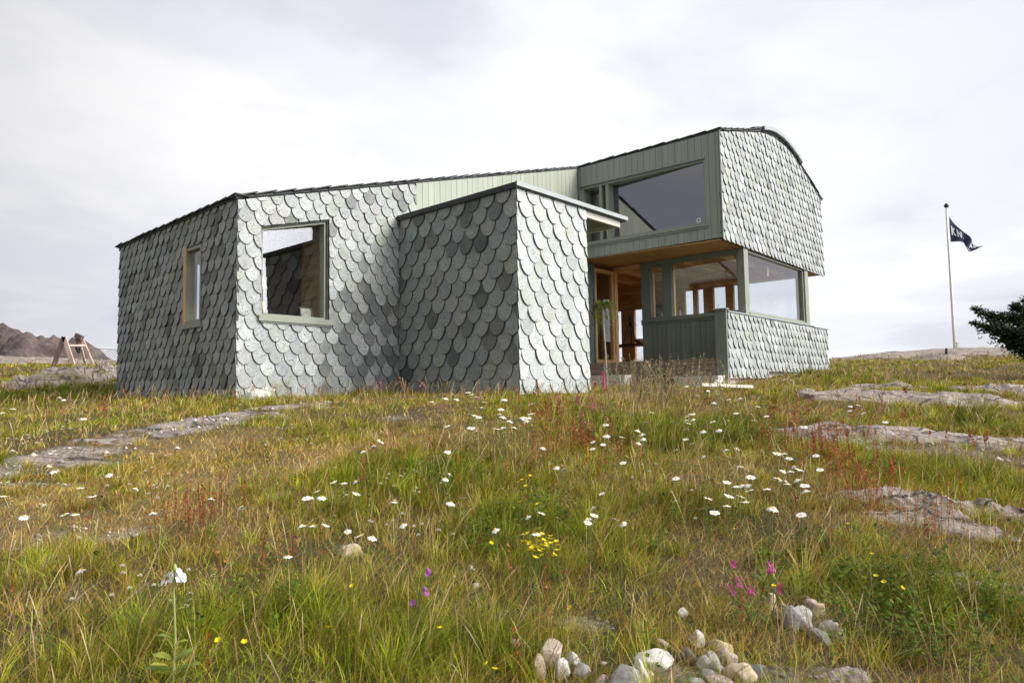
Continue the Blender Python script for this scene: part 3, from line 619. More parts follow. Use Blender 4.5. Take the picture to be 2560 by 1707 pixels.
# far glazed wall of the room
oph = [rect(2.38, 2.85, .75, 2.52), rect(1.50, 1.96, .75, 2.52), rect(-.16, .18, 1.0, 2.93), rect(-.50, -.23, 1.0, 2.93), rect(-1.19, -.74, 1.0, 2.93), rect(-3.18, -1.35, 1.0, 2.97)]
shell('far_wall', rect(-3.25, 4.78, ZD - .3, 3.08), oph, T_FAR, M_WOODIN, 0, .10)
for o_ in oph: window('far_window', o_, T_FAR, 0.035, .01, .12, M_FRAME, .06)
shell('interior_wall', rect(9.95, 14.0, ZD, 3.08), [], lambda a, z, d: (a, 4.70 + d, z), M_WOODIN2, 0, .08)
shell('interior_wall', rect(.0, 4.7, ZD, 3.08), [], lambda a, z, d: (9.96 + d, a, z), M_WOODIN2, 0, .06)
bm_ = MB()
for w_ in (-2.9, -2.0, -1.1, -.2, .7, 1.6, 2.5, 3.4): bm_.box(9.97, 13.97, w_ - .035, w_ + .035, 2.93, 3.08)
bm_.build('ceiling_beam', M_WOODIN, H)['kind'] = 'stuff'
MB().box(11.9, 12.0, -3.2, 4.6, 2.70, 2.925).build('ceiling_girder', M_WOODIN2, H)
# parapet: shingled skirt wall in line with the bay, its front end boarded dark green
pb = [(8.93, .18), (10.95, .13), (11.1, .36), (15.45, .36)]
MB().prism([(8.93, .21), (10.95, .17), (10.95, 1.54), (8.93, 1.54)], lambda a, z, d: (a, WC + d, z), .01, .20).prism([(10.95, .37), (15.4, .37), (15.4, 1.50), (10.95, 1.54)], lambda a, z, d: (a, WC + d, z), .01, .20).build('parapet', M_SHEATH, H)
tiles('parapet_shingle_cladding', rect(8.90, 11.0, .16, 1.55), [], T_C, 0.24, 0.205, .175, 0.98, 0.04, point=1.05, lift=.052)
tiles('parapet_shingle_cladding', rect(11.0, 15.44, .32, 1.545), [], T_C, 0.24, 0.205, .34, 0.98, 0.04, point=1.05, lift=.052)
MB().box(8.89, 14.28, -3.50, -3.20, 1.556, 1.585).box(14.28, 15.47, -3.50, -3.20, 1.535, 1.562).build('parapet_cap', M_FLASH, H)
pe = MB().box(8.84, 8.925, -3.47, -3.22, .13, 1.60)
pe.box(8.79, 8.935, -3.50, -3.19, 1.601, 1.63)
pe.build('parapet_end', boards('parapet_end_boards', (0.20, 0.225, 0.185), 0.085, 1), H)
MB().box(8.86, 8.98, -3.40, -3.26, -.3, .129).build('parapet_foot', M_TRIM_D, H)

# ------------------------------------------------------------------ things inside and on the porch
def hpt(u, w, z): q = hw(u, w); return (q[0], q[1], z + EYE)
M_WHITE = plain('white_enamel', (0.75, 0.74, 0.71), 0.35, 0.04)
lamp = thing('desk_lamp', 'white bell-shaped lamp behind the big window in the shingled wall', 'lamp', hpt(.53, .36, 1.10), YAW)
MB().lathe([(.02, .74), (.04, .735), (.075, .66), (.11, .56), (.115, .53), (.105, .532)], n=20).build('lamp_shade', M_WHITE, lamp, True)
MB().tube([(-.25, .05, 0), (-.25, .05, .62), (-.1, 0, .84), (0, 0, .74)], .009, 6).build('lamp_arm', M_WHITE, lamp)
MB().lathe([(.0, .0), (.07, .0), (.07, .02), (.0, .025)], (-.25, .05, 0), 16).build('lamp_base', M_WHITE, lamp)
MB().lathe([(.0, .505), (.035, .52), (.04, .55), (.02, .6)], n=12).build('bulb', M_BLACK, lamp)
b = MB().lathe([(.001, -.10)] + [(.10 * math.cos(a), .10 * math.sin(a)) for a in np.linspace(-1.45, 1.45, 12)] + [(.001, .10)], n=20).build('wooden_ball', plain('turned_wood', (0.60, 0.38, 0.20), 0.5, 0.1, 4, stretch=(1, 1, 9)), None, True)
b.location = hpt(.50, .30, 1.34); tag(b, 'round turned wooden ball at the lower left of the big window below the white lamp', 'ball')
st = thing('side_table', 'low wooden table just inside the big window', 'table', hpt(.55, .62, .36), YAW)
MB().box(-.32, .35, -.36, .2, .72, .75).build('table_top', M_WOODIN, st)
for x_ in (-.28, .30):
    for y_ in (-.32, .16): MB().box(x_ - .02, x_ + .02, y_ - .02, y_ + .02, 0, .719).build('leg', M_WOODIN, st)
for o in (lamp, b): pass
bs = MB().lathe([(.0, 0), (.05, 0), (.05, .01), (.015, .03), (.015, .13), (.04, .14)], n=12).build('ball_stand', M_WOODIN, b); bs.location = (0, 0, -.235)
pf = thing('picture_frame', 'small framed picture leaning on the sill in the right of the big window', 'picture frame', hpt(1.22, .13, 1.185), YAW)
MB().bar((-.10, .01, .0), (-.10, .06, .19), .018).bar((.10, .01, .0), (.10, .06, .19), .018).bar((-.109, .06, .19), (.109, .06, .19), .018).bar((-.109, .01, .008), (.109, .01, .008), .018).build('frame', M_BLACK, pf)
MB().add([(-.093, .014, .01), (.093, .014, .01), (.093, .062, .185), (-.093, .062, .185), (-.093, .018, .01), (.093, .018, .01), (.093, .066, .185), (-.093, .066, .185)], [(0, 1, 2, 3), (7, 6, 5, 4), (0, 4, 5, 1), (3, 2, 6, 7)]).build('picture', plain('mounted_print', (0.42, 0.47, 0.40), 0.5, 0.5, 14), pf)
# telescope on a tripod on a bench by the far windows, seen through the open doorway
tp = thing('tripod', 'dark spotting scope on a small tripod seen through the open porch doorway', 'tripod', hpt(12.9, 1.39, ZD + .05 + .655), YAW); tp.scale = (.55, .55, .55)
MB().tube([(0, 0, .95), (0, 0, 1.36)], .03, 8).build('centre_column', M_BLACK, tp)
for a in (0.4, 2.5, 4.6): MB().tube([(.04 * math.cos(a), .04 * math.sin(a), 1.22), (.42 * math.cos(a), .42 * math.sin(a), 0.0)], [.026, .018], 6).build('leg', M_BLACK, tp)
MB().tube([(.2, .17, 1.54), (0, 0, 1.50), (-.16, -.15, 1.46)], [.07, .055, .04], 10).build('scope', M_BLACK, tp)
MB().box(-.05, .05, -.05, .05, 1.36, 1.46).build('tripod_head', M_BLACK, tp)
MB().tube([(0, 0, 1.38), (.16, -.34, 1.02)], .013, 6).build('pan_handle', M_BLACK, tp)
bt = thing('coffee_table', 'dark wooden table behind the open porch doorway', 'table', hpt(12.9, 1.30, ZD + .05), YAW); bt.scale = (1, 1, 1.18)
MB().box(-.35, .35, -.75, .85, .50, .55).build('table_top', plain('dark_walnut', (0.09, 0.05, 0.035), 0.4, 0.2, 6), bt)
for x_ in (-.3, .3):
    for y_ in (-.7, .8): MB().bar((x_ * 1.05, y_ * 1.05, 0), (x_ * .8, y_ * .85, .499), .045).build('leg', M_WOODIN2, bt)
bw = MB().lathe([(.03, 0), (.10, .02), (.17, .09), (.185, .13), (.17, .125), (.09, .03)], n=18).build('bowl', plain('pink_glaze', (0.55, 0.32, 0.25), 0.3, 0.1), None, True)
bw.location = hpt(12.75, 1.0, ZD + .05 + .652); tag(bw, 'reddish bowl on the dark table behind the porch doorway', 'bowl')
lh = MB().box(-.02, .02, -.36, .36, 0, .62)
lh.v = [(x, y, z) for x, y, z in lh.v]; lh = lh.build('wall_screen', M_BLACK)
lh.location = hpt(13.94, 1.05, 1.95); lh.rotation_euler = (0, 0, YAW); tag(lh, 'dark flat panel on the far pine wall seen through the narrow porch window', 'screen')
# things along the window shelf
def shelf(name, label, cat, px, prof, m, n=12):
    # the shelf runs along the porch window; px is the place along it
    o = MB().lathe(prof, n=n).build(name, m, None, True); o.location = hpt(10.2, px, 1.626); return tag(o, label, cat)
M_CLEAR = glass('bottle_glass', (0.75, 0.72, 0.66), 2.0)
bot = [(.0, 0), (.035, 0), (.037, .02), (.037, .14), (.014, .19), (.014, .25), (.017, .25)]
shelf('bottle', 'clear bottle on the shelf in the narrow porch window, right of the other', 'bottle', -1.31, [(r, z * 1.05) for r, z in bot], plain('smoked_bottle', (0.42, 0.36, 0.30), 0.15, 0.1))
shelf('bottle', 'reddish bottle on the shelf in the narrow porch window, left of the paler one', 'bottle', -1.20, bot, plain('amber_bottle', (0.40, 0.19, 0.10), 0.2, 0.1))
shelf('vase', 'slim vase at the left end of the shelf in the wide porch window', 'vase', -1.70, [(.0, 0), (.03, 0), (.045, .06), (.02, .17), (.03, .22)], plain('pale_glaze', (0.5, 0.42, 0.33), 0.4, 0.1))
shelf('pot', 'yellow pot on the shelf of the wide porch window', 'pot', -1.86, [(.0, 0), (.05, 0), (.06, .05), (.05, .10), (.04, .10)], plain('yellow_glaze', (0.75, 0.55, 0.10), 0.35, 0.1))
shelf('pot', 'teal green pot right of the yellow one on the porch window shelf', 'pot', -1.99, [(.0, 0), (.045, 0), (.055, .05), (.045, .09), (.03, .09)], plain('teal_glaze', (0.06, 0.28, 0.24), 0.35, 0.1))
shelf('bowl', 'orange bowl in the middle of the wide porch window shelf', 'bowl', -2.22, [(.0, 0), (.05, .0), (.12, .075), (.11, .075), (.045, .015)], plain('orange_glaze', (0.80, 0.36, 0.05), 0.35, 0.1))
pp = thing('plant_pot', 'black plant pot with a pale sprig in the wide porch window', 'plant pot', hpt(10.2, -2.62, 1.626), YAW)
MB().lathe([(.0, 0), (.09, 0), (.12, .12), (.11, .12), (.08, .02)], n=14).build('pot', M_BLACK, pp)
MB().tube([(0, 0, .1), (.02, -.03, .2), (.0, -.08, .27)], .006, 5).tube([(0, 0, .1), (-.02, .06, .19)], .006, 5).build('sprig', plain('pale_leaf', (0.6, 0.62, 0.5), 0.5), pp)
pl = thing('house_plant', 'leafy house plant standing in the narrow porch window behind the bottles', 'plant', hpt(10.27, -1.10, 1.626), YAW)
MB().lathe([(.0, 0), (.05, 0), (.06, .09), (.05, .09)], n=12).build('pot', plain('clay', (0.35, 0.17, 0.09), 0.8), pl)
q = MB()
for k in range(14):
    a = k * 2.4; r = .05 + .05 * random.random(); z1 = .22 + .16 * random.random()
    q.add([(0, 0, .08), (r * .6 * math.cos(a) - .02 * math.sin(a), r * .6 * math.sin(a) + .02 * math.cos(a), z1 * .7), (r * math.cos(a), r * math.sin(a), z1), (r * .6 * math.cos(a) + .02 * math.sin(a), r * .6 * math.sin(a) - .02 * math.cos(a), z1 * .7)], [(0, 1, 2, 3)], (.07, .12, .04))
q.build('foliage', M_LEAF, pl)

# ------------------------------------------------------------------ outdoor things
gp = ground_at(2388, 880)
gp = Vector((19.68, 30.0, float(terr(19.68, 30.0))))
top = at_depth(2366, 518, 30.0); PH = top.z - gp.z
fp = thing('flagpole', 'tall thin white flagpole with a dark ball finial on the rocky crest', 'flagpole', gp)
MB().tube([(0, 0, -.2), (0, 0, 1.5), (0.0, 0, PH * .6), (0.02, 0, PH)], [.062, .058, .046, .034], 10).build('pole', plain('white_paint', (0.80, 0.76, 0.75), 0.4, 0.05), fp, True)
MB().lathe([(.001, -.10), (.06, -.08), (.11, 0), (.06, .09), (.001, .11)], (.02, 0, PH + .06), 12).build('finial', M_BLACK, fp, True)
MB().box(.075, .17, -.05, .05, -.1, .55).build('base_bracket', plain('cream_paint', (0.78, 0.74, 0.62), 0.5, 0.05), fp)
MB().tube([(-.07, -.02, .9), (-.05, -.02, PH - .1)], .006, 4).build('halyard', plain('rope', (0.6, 0.58, 0.55), 0.8), fp)
# the flag: cloth hanging diagonally from its hoist, its lower fly corner blown up and folded over
fo = thing('flag', 'navy blue pennant-like flag with white letters drooping from the flagpole', 'flag', (top.x + .09, 30.0, top.z - .42))
def flag_pt(s, t, off=0.0):
    tx, tz = 1.34 * s, -1.44 * s - .10 * math.sin(math.pi * s)
    bx = .02 + 1.24 * s; bz = -1.16 - .20 * s * s - .34 * max(0, min(1, (s - .45) / .22)) + .30 * max(0, (s - .72) / .28) ** 1.5
    x = tx * (1 - t) + bx * t; z = tz * (1 - t) + bz * t
    y = .13 * math.sin(s * 9 + t * 2.2) * (.25 + s) + .06 * math.sin(s * 17 + 1.2 * t) * s - off
    return (x, y, z)
NS, NT = 40, 14; q = MB(); vs = [flag_pt(i / NS, j / NT) for i in range(NS + 1) for j in range(NT + 1)]
q.add(vs, [(i * (NT + 1) + j, (i + 1) * (NT + 1) + j, (i + 1) * (NT + 1) + j + 1, i * (NT + 1) + j + 1) for i in range(NS) for j in range(NT)])
q.build('cloth', plain('navy_cloth', (0.016, 0.022, 0.075), 0.8, 0.15), fo, True)
q = MB()
def stroke(a, b, w=.06):
    """letter stroke on the cloth, from (s,t) to (s,t)"""
    n = 6; a = np.array(a); b = np.array(b); d = b - a; L = np.hypot(d[0] * 1.5, d[1] * 1.0); nrm = np.array([-d[1] / 1.5, d[0] * 1.5]) ; nrm = nrm / (np.hypot(nrm[0] * 1.5, nrm[1]) + 1e-9) * w / 2
    v = []
    for k in range(n + 1):
        p = a + d * k / n
        for sg in (-1, 1): v.append(flag_pt(*(p + sg * nrm), .018))
    q.add(v, [(2 * k, 2 * k + 1, 2 * k + 3, 2 * k + 2) for k in range(n)])
M_PRINT = plain('white_print', (0.75, 0.77, 0.8), 0.7, 0.05)
for strokes in ([((.08, .30), (.08, .70)), ((.085, .52), (.17, .30)), ((.10, .48), (.18, .70))],                # K
                [((.24, .28), (.24, .72)), ((.24, .30), (.34, .70)), ((.34, .28), (.34, .72))],                # N
                [((.40, .66), (.43, .66))],
                [((.70, .66), (.75, .14)), ((.75, .14), (.82, .66)), ((.72, .46), (.80, .46))],                # A at the fold
                [((.86, .18), (.86, .66)), ((.865, .44), (.94, .22))], [((.60, .90), (.76, .88))]):
    q = MB()
    for a_, b_ in strokes: stroke(a_, b_)
    q.build('letter', M_PRINT, fo)
mk = ground_at(2365, 905); mk = MB().tube([(0, 0, -.15), (0, 0, .30), (.01, 0, .44)], [.05, .05, .04], 8).build('marker_post', M_BLACK); mk.location = (16.4, 25.5, float(terr(16.4, 25.5))); tag(mk, 'short dark post standing in the grass in front of the flagpole', 'post')

# wooden A-frame stand on the rocks at the left
c0 = Vector((-15.6, 24.0, 0)); c0.z = float(terr(c0.x, c0.y)); ys = 24.0
af = thing('wooden_trestle', 'weathered wooden trestle of two A-shaped legs with a seat board on the left rocks', 'trestle', c0)
def L(px, py, Y=24.0): return at_depth(px, py, Y) - c0
M_PALEW = wood('weathered_timber', (0.58, 0.45, 0.38), (6, 6, 1), 0.8, False); M_DARKW = wood('dark_timber', (0.19, 0.13, 0.11), (6, 6, 1), 0.8, False)
for p_, q_, w_, m_ in [((160, 842), (131, 908), .15, M_DARKW), ((160, 842), (188, 908), .14, M_PALEW), ((203, 842, 24.6), (241, 914, 24.6), .10, M_PALEW), ((196, 842, 24.65), (217, 905, 25.3), .07, M_PALEW)]:
    MB().bar(L(*p_), L(*q_) + Vector((0, 0, -.25)), w_, .06, (0, 1, 0)).build('leg', m_, af)
MB().bar(L(170, 864, 24.1), L(210, 864, 24.5), .07, .22, (0, 1, 0)).build('seat_board', M_PALEW, af)
MB().bar(L(190, 838, 24.6), L(206, 845, 24.5), .16, .12, (0, 1, 0)).bar(L(195, 846, 24.6), L(197, 862, 24.6), .14, .1).build('ridge_block', M_DARKW, af)
MB().bar(L(190, 868, 24.3), L(197, 884, 24.3), .05, .05).bar(L(199, 868, 24.35), L(198, 884, 24.35), .05, .05).build('strap', M_BLACK, af)
MB().bar(L(188, 893, 24.8), L(226, 894, 24.8), .05, .05).build('lower_rail', M_PALEW, af)
# chain-link fence between the trestle and the house
fe = thing('wire_fence', 'sagging grey wire mesh fence at the left behind the shingled house', 'fence', (-15.95, 25.6, float(terr(-15.95, 25.6))))
x0, x1, y0 = -.1, 5.2, 0.0
def fz(x): return float(terr(-15.95 + x, 25.6 + .12 * x)) - fe.location.z
for x_ in (0.0, 1.75, 3.5, 5.2): MB().tube([(x_, .12 * x_, fz(x_) - .3), (x_, .12 * x_, fz(x_) + .66)], .018, 6).build('post', M_STONE['dark'], fe)
q = MB(); n_w = 52
for k in range(-8, n_w):
    for sg in (1, -1):
        xa = k * .11; xb = xa + .62; xa, xb = (xa, xb) if sg > 0 else (xb, xa)
        q_a = (min(max(xa, 0), 5.2), .12 * xa, fz(xa) + .02); q_b = (min(max(xb, 0), 5.2), .12 * xb, fz(xb) + .64)
        if 0 <= xa <= 5.2 and 0 <= xb <= 5.2: q.bar(q_a, q_b, .009)
for k in range(26): q.bar((k * .2, .024 * k, fz(k * .2) + .645 - .03 * math.sin(math.pi * ((k * .2) % 1.75) / 1.75)), (k * .2 + .2, .024 * k + .024, fz(k * .2 + .2) + .645 - .03 * math.sin(math.pi * ((k * .2 + .2) % 1.75) / 1.75)), .014)
q.build('wire_mesh', plain('galvanised_wire', (0.22, 0.22, 0.24), 0.5, 0.1), fe)

# ------------------------------------------------------------------ rocks
ROCKS = []
def mound(name, cx, cy, rx, ry, h, rot, seed, mat, lab=None, cat=None, nr=40, na=110, rough=.25, step=0.0, smooth=False, pw=2.6, wav=0.0):
    ROCKS.append((cx, cy, rx, ry, rot))
    rr = np.linspace(0, 1, nr + 1)[1:] ** .8; aa = np.linspace(0, 2 * math.pi, na, endpoint=False)
    Rm, Am = np.meshgrid(rr, aa, indexing='ij')
    wob = 1 + .22 * np.sin(Am * 2 + seed) + .14 * np.sin(Am * 3 + seed * 2.1) + .10 * np.sin(Am * 7 + seed * 1.3)
    lx = Rm * np.cos(Am) * rx * wob; ly = Rm * np.sin(Am) * ry * wob
    X = cx + lx * math.cos(rot) - ly * math.sin(rot); Y = cy + lx * math.sin(rot) + ly * math.cos(rot)
    X = np.concatenate([[cx], X.ravel()]); Y = np.concatenate([[cy], Y.ravel()]); Rf = np.concatenate([[0], Rm.ravel()])
    fr = 1.2 / max(.25, min(rx, ry)); nz = fbm(X * fr + seed, Y * fr, 5, int(seed * 7) % 97) - .47; n3 = fbm(X * fr * 3.3, Y * fr * 3.3 + seed, 4, 5) - .47
    rid = np.abs(fbm(X * fr * .8 + Y * fr * 1.7, Y * fr * 2.2 + seed, 4, 31) - .47)
    prof = h * (1 - Rf ** pw); Z = terr(X, Y) + prof * (1 + rough * 2.2 * nz) + h * rough * (1.5 * nz + n3 * .9 - 1.6 * rid) * (1 - Rf ** 5)
    Z = Z + h * (fbm(X * fr * 11, Y * fr * 11, 4, 53) - .47) * .55 * rough * 2 * (1 - Rf ** 5)
    if wav: Z = Z + wav * h * 2 * (fbm(X * fr * .7 + seed, Y * fr * 1.3, 3, 91) - .5)
    if step: Z = Z + step * (np.floor(prof / h * 3 + nz * 2) / 3 - prof / h) * h
    Z = Z - np.where(Rf > .93, .10 + (Rf - .93) * 1.5, 0)
    V = np.stack([X - cx, Y - cy, Z - float(terr(cx, cy))], -1); i = 1 + np.arange(nr * na).reshape(nr, na); j = np.roll(i, -1, 1)
    qd = np.stack([i[:-1], i[1:], j[1:], j[:-1]], -1).reshape(-1, 4); tr = np.stack([np.zeros(na, int), i[0], j[0]], -1)
    o = np_mesh(name, V, qd, tr, mat, None, smooth); o.location = (cx, cy, float(terr(cx, cy)))
    if lab: tag(o, lab, cat)
    else: tag(o, kind='structure')
    return o
def slab(px, py, rx, ry, h, seed, rot=0.0, **k):
    c_ = ground_at(px, py); return mound('rock_outcrop', c_.x, c_.y, rx, ry, h, rot, seed, M_ROCK, **k)
for a_ in [(2230, 1003, 1.25, .75, .10, 1.2, .0), (2450, 1005, 1.3, .85, .11, 2.9, -.1), (2200, 968, .8, .45, .10, 4.4), (2480, 980, 1.1, .5, .09, 5.1), (2080, 990, .6, .3, .07, 5.9),
           (2130, 1085, 1.0, .42, .075, 6.3, .05), (2330, 1095, .9, .42, .07, 7.7), (2500, 1110, .7, .3, .06, 8.1),
           (2330, 1262, .48, .17, .085, 8.8, -.06), (2500, 1285, .42, .17, .09, 9.1, -.1), (2290, 1300, .35, .10, .05, 10.4), (2440, 1330, .34, .10, .05, 10.9), (2350, 1440, .20, .08, .04, 11.7), (2480, 1480, .2, .08, .05, 12.7), (2110, 1692, .08, .045, .03, 13.9)]:
    slab(*a_, rough=.42, step=.35, wav=1.1)
slab(130, 965, 1.15, .8, .36, 15.3, .25, step=.4, rough=.35); slab(245, 945, .7, .55, .34, 16.8, .2, step=.4, rough=.4)
slab(725, 1018, .6, .10, .03, 18.5, .35)
for a_ in [(600, 1038, .55, .13, .035, 31.5, .4), (470, 1066, .5, .12, .03, 32.7, .35), (330, 1100, .45, .11, .028, 33.1, .3), (140, 1150, .45, .12, .028, 34.9, .2), (40, 1185, .4, .10, .028, 35.3, .15), (240, 1162, .35, .06, .022, 36.2, .25)]: slab(*a_, rough=.42, wav=1.5)
mound('rock_outcrop', -20, 33, 9, 5, .35, .1, 21.3, M_ROCK, rough=.3); mound('rock_outcrop', -12, 30.5, 5, 2.5, .25, .1, 22.3, M_ROCK, rough=.3); mound('rock_outcrop', -28, 32, 6, 4, .35, .1, 26.3, M_ROCK, rough=.3)
mound('rock_outcrop', 19.5, 29.5, 7, 3, .22, .05, 23.3, M_ROCK, rough=.3); mound('rock_outcrop', 16, 25.3, 1.3, .7, .22, .05, 24.3, M_ROCK, rough=.3)
# the bare hill far left
mound('hill', -78, 84, 29, 16, 11.2, .0, 3.7, M_ROCKB, nr=60, na=150, rough=.16, pw=3.2).location.z = EYE - .9
mound('hill', -57.5, 80, 10.5, 10, 8.4, .1, 8.2, M_ROCKB, nr=50, na=120, rough=.18, pw=3.0).location.z = EYE - 1.1

def stone(loc, sx_, sy_, sz_, key, seed, label, group=None, rot=0.0, sink=.34):
    import bmesh
    bm = bmesh.new(); bmesh.ops.create_icosphere(bm, subdivisions=4, radius=1.0)
    cuts = [(Vector((random.gauss(0, 1), random.gauss(0, 1), random.gauss(0, .8))).normalized(), random.uniform(.55, .85)) for _ in range(9)]
    for v in bm.verts:
        d = v.co.normalized(); r = 1 + .20 * mnoise.noise(d * 1.3 + Vector((seed * 3.1, 0, 0))) + .07 * mnoise.noise(d * 3.9 + Vector((0, seed, 0))) + .03 * mnoise.noise(d * 10)
        p = d * r
        for n_c, dd in cuts:
            e = p.dot(n_c) - dd
            if e > 0: p -= n_c * e * .85
        v.co = (p.x * sx_, p.y * sy_, p.z * sz_)
    me = bpy.data.meshes.new('stone'); bm.to_mesh(me); bm.free(); me.materials.append(M_STONE[key])
    me.polygons.foreach_set('use_smooth', [True] * len(me.polygons))
    o = bpy.data.objects.new('stone', me); COL.objects.link(o); o.location = loc; o.location.z += sz_ * (1 - 2 * sink); o.rotation_euler = (random.gauss(0, .12), random.gauss(0, .12), rot); return tag(o, label, 'stone', group)
GS = 'loose stones at the edge of the meadow'
ST = [(1379, 1628, 82, 62, 'pink', 'large pinkish stone topping the left heap at the bottom edge'), (1430, 1648, 44, 40, 'white', 'pale rounded stone right of the large pinkish one in the left heap'), (1350, 1668, 34, 62, 'pink', 'narrow upright pinkish stone at the left side of the left heap'),
      (1405, 1672, 46, 50, 'white', 'pale pointed stone at the foot of the left heap under the pinkish one'), (1452, 1675, 40, 40, 'grey', 'grey stone sunk in grass at the right foot of the left heap'), (1639, 1650, 88, 44, 'white', 'broad flat white stone, widest of the white ones, behind the white-and-grey pair'),
      (1604, 1682, 46, 66, 'white', 'upright white stone beside the big grey boulder at the bottom edge'), (1575, 1698, 92, 66, 'grey', 'big grey boulder at the bottom edge next to an upright white stone'), (1723, 1640, 38, 46, 'dark', 'dark grey pointed stone right of the broad white one'),
      (1742, 1596, 36, 44, 'white', 'pale oval stone standing above the dark pointed stone'), (1761, 1655, 40, 36, 'grey', 'small brownish grey stone right of the dark pointed stone'), (1782, 1648, 52, 38, 'grey', 'grey stone leaning on the middle heap'),
      (1800, 1614, 52, 28, 'tan', 'flat tan stone lying above the middle heap'), (1818, 1640, 44, 38, 'pink', 'dusty pink stone at the top right of the middle heap'), (1790, 1670, 44, 36, 'grey', 'mauve grey stone just left of the yellowish stone'),
      (1772, 1684, 40, 30, 'grey', 'lowest grey stone of the middle heap'), (1844, 1682, 74, 54, 'tan', 'blocky yellowish tan stone in front of the middle heap'), (1886, 1676, 46, 44, 'dark', 'bluish dark stone at the right of the yellowish tan one'),
      (1928, 1503, 36, 40, 'tan', 'small tan stone below the pink flowers on the right'), (1979, 1545, 50, 58, 'grey', 'grey flaky stone at the left of the right-hand heap'), (2003, 1533, 52, 40, 'white', 'whitish stone on top of the right-hand heap'),
      (2012, 1560, 38, 34, 'white', 'small white stone at the foot of the right-hand heap'), (2048, 1520, 34, 42, 'tan', 'tan upright stone at the top right of the right-hand heap'), (2028, 1510, 38, 28, 'pink', 'pinkish stone at the very top of the right-hand heap'),
      (2076, 1568, 40, 42, 'white', 'pale stone with a rust stain right of the right-hand heap'), (2050, 1588, 56, 40, 'grey', 'flat grey stone half hidden in grass below the right-hand heap'), (2098, 1585, 34, 40, 'grey', 'outermost grey stone on the right of the right-hand heap'),
      (1708, 1530, 30, 22, 'white', 'small pale stone alone in the dry grass above the middle heap'), (1654, 1606, 32, 24, 'pink', 'small pinkish stone just above the broad white stone'), (1290, 1606, 24, 30, 'pink', 'small pinkish stone alone left of the left heap'),
      (1507, 1702, 46, 26, 'pink', 'pinkish stone at the bottom edge left of the big grey boulder'), (1742, 1704, 44, 24, 'grey', 'grey stone cut by the bottom edge below the middle heap'), (1800, 1705, 66, 24, 'pink', 'wide pinkish stone cut by the bottom edge below the yellowish tan one'),
      (878, 1376, 46, 34, 'tan', 'tan stone among daisies in the left middle of the meadow'), (640, 990, 58, 36, 'white', 'white lump of stone against the foot of the shingled wall'), (1190, 1462, 18, 14, 'white', 'tiny pale stone in the bare patch by the purple flowers'), (1176, 1418, 16, 12, 'white', 'tiny white stone at the top of the bare patch by the purple flowers')]
for i, (px, py, w_, h_, k_, lb) in enumerate(ST):
    p = ground_at(px, py + h_ * .35); sc = p.y / F_PX * .5
    stone(p, w_ * sc * 1.25, w_ * sc * random.uniform(.75, 1.0), h_ * sc * 1.25, k_, i * 1.7, lb, GS if i not in (33, 34) else None, random.uniform(0, 3))
pk = MB().box(-.72, .72, -.10, .10, 0, .045).build('wooden_plank', plain('bleached_timber', (0.62, 0.58, 0.48), 0.8, 0.15, 5, stretch=(1, 9, 9))); p = ground_at(1808, 985); pk.location = p + Vector((0, 0, .10)); pk.rotation_euler = (0, .03, .75); tag(pk, 'bleached plank lying in the grass below the porch', 'plank')

# ------------------------------------------------------------------ meadow
def free_mask(x, y):
    rx_, ry_ = x - PX0[0], y - PX0[1]; u = rx_ * D2[0] + ry_ * D2[1]; w = rx_ * D1[0] + ry_ * D1[1]
    inh = ((u > 0) & (u < 15.4) & (w > 0) & (w < 4.8)) | ((u > 2.98) & (u < 4.73) & (w > -2.83) & (w < .1)) | ((u > 8.4) & (u < 15.4) & (w > -3.44) & (w < .1))
    keep = ~inh
    for cx, cy, rx, ry, rot in ROCKS:
        dx, dy = x - cx, y - cy; a = (dx * math.cos(rot) + dy * math.sin(rot)) / rx; b_ = (-dx * math.sin(rot) + dy * math.cos(rot)) / ry
        keep &= (a * a + b_ * b_) > .30 + .9 * (fbm(x * 2.3, y * 2.3, 3, 77) - .2)
    return keep
def sector(bands, half=1.06):
    xs, ys = [], []
    for r0, r1, rho in bands:
        n = int(rho * half * (r1 * r1 - r0 * r0)); r = np.sqrt(rng.uniform(r0 * r0, r1 * r1, n)); a = rng.uniform(-half, half, n)
        xs.append(r * np.sin(a)); ys.append(r * np.cos(a))
    return np.concatenate(xs), np.concatenate(ys)
def pick(pal, n): pal = np.array(pal); return pal[rng.integers(0, len(pal), n)]
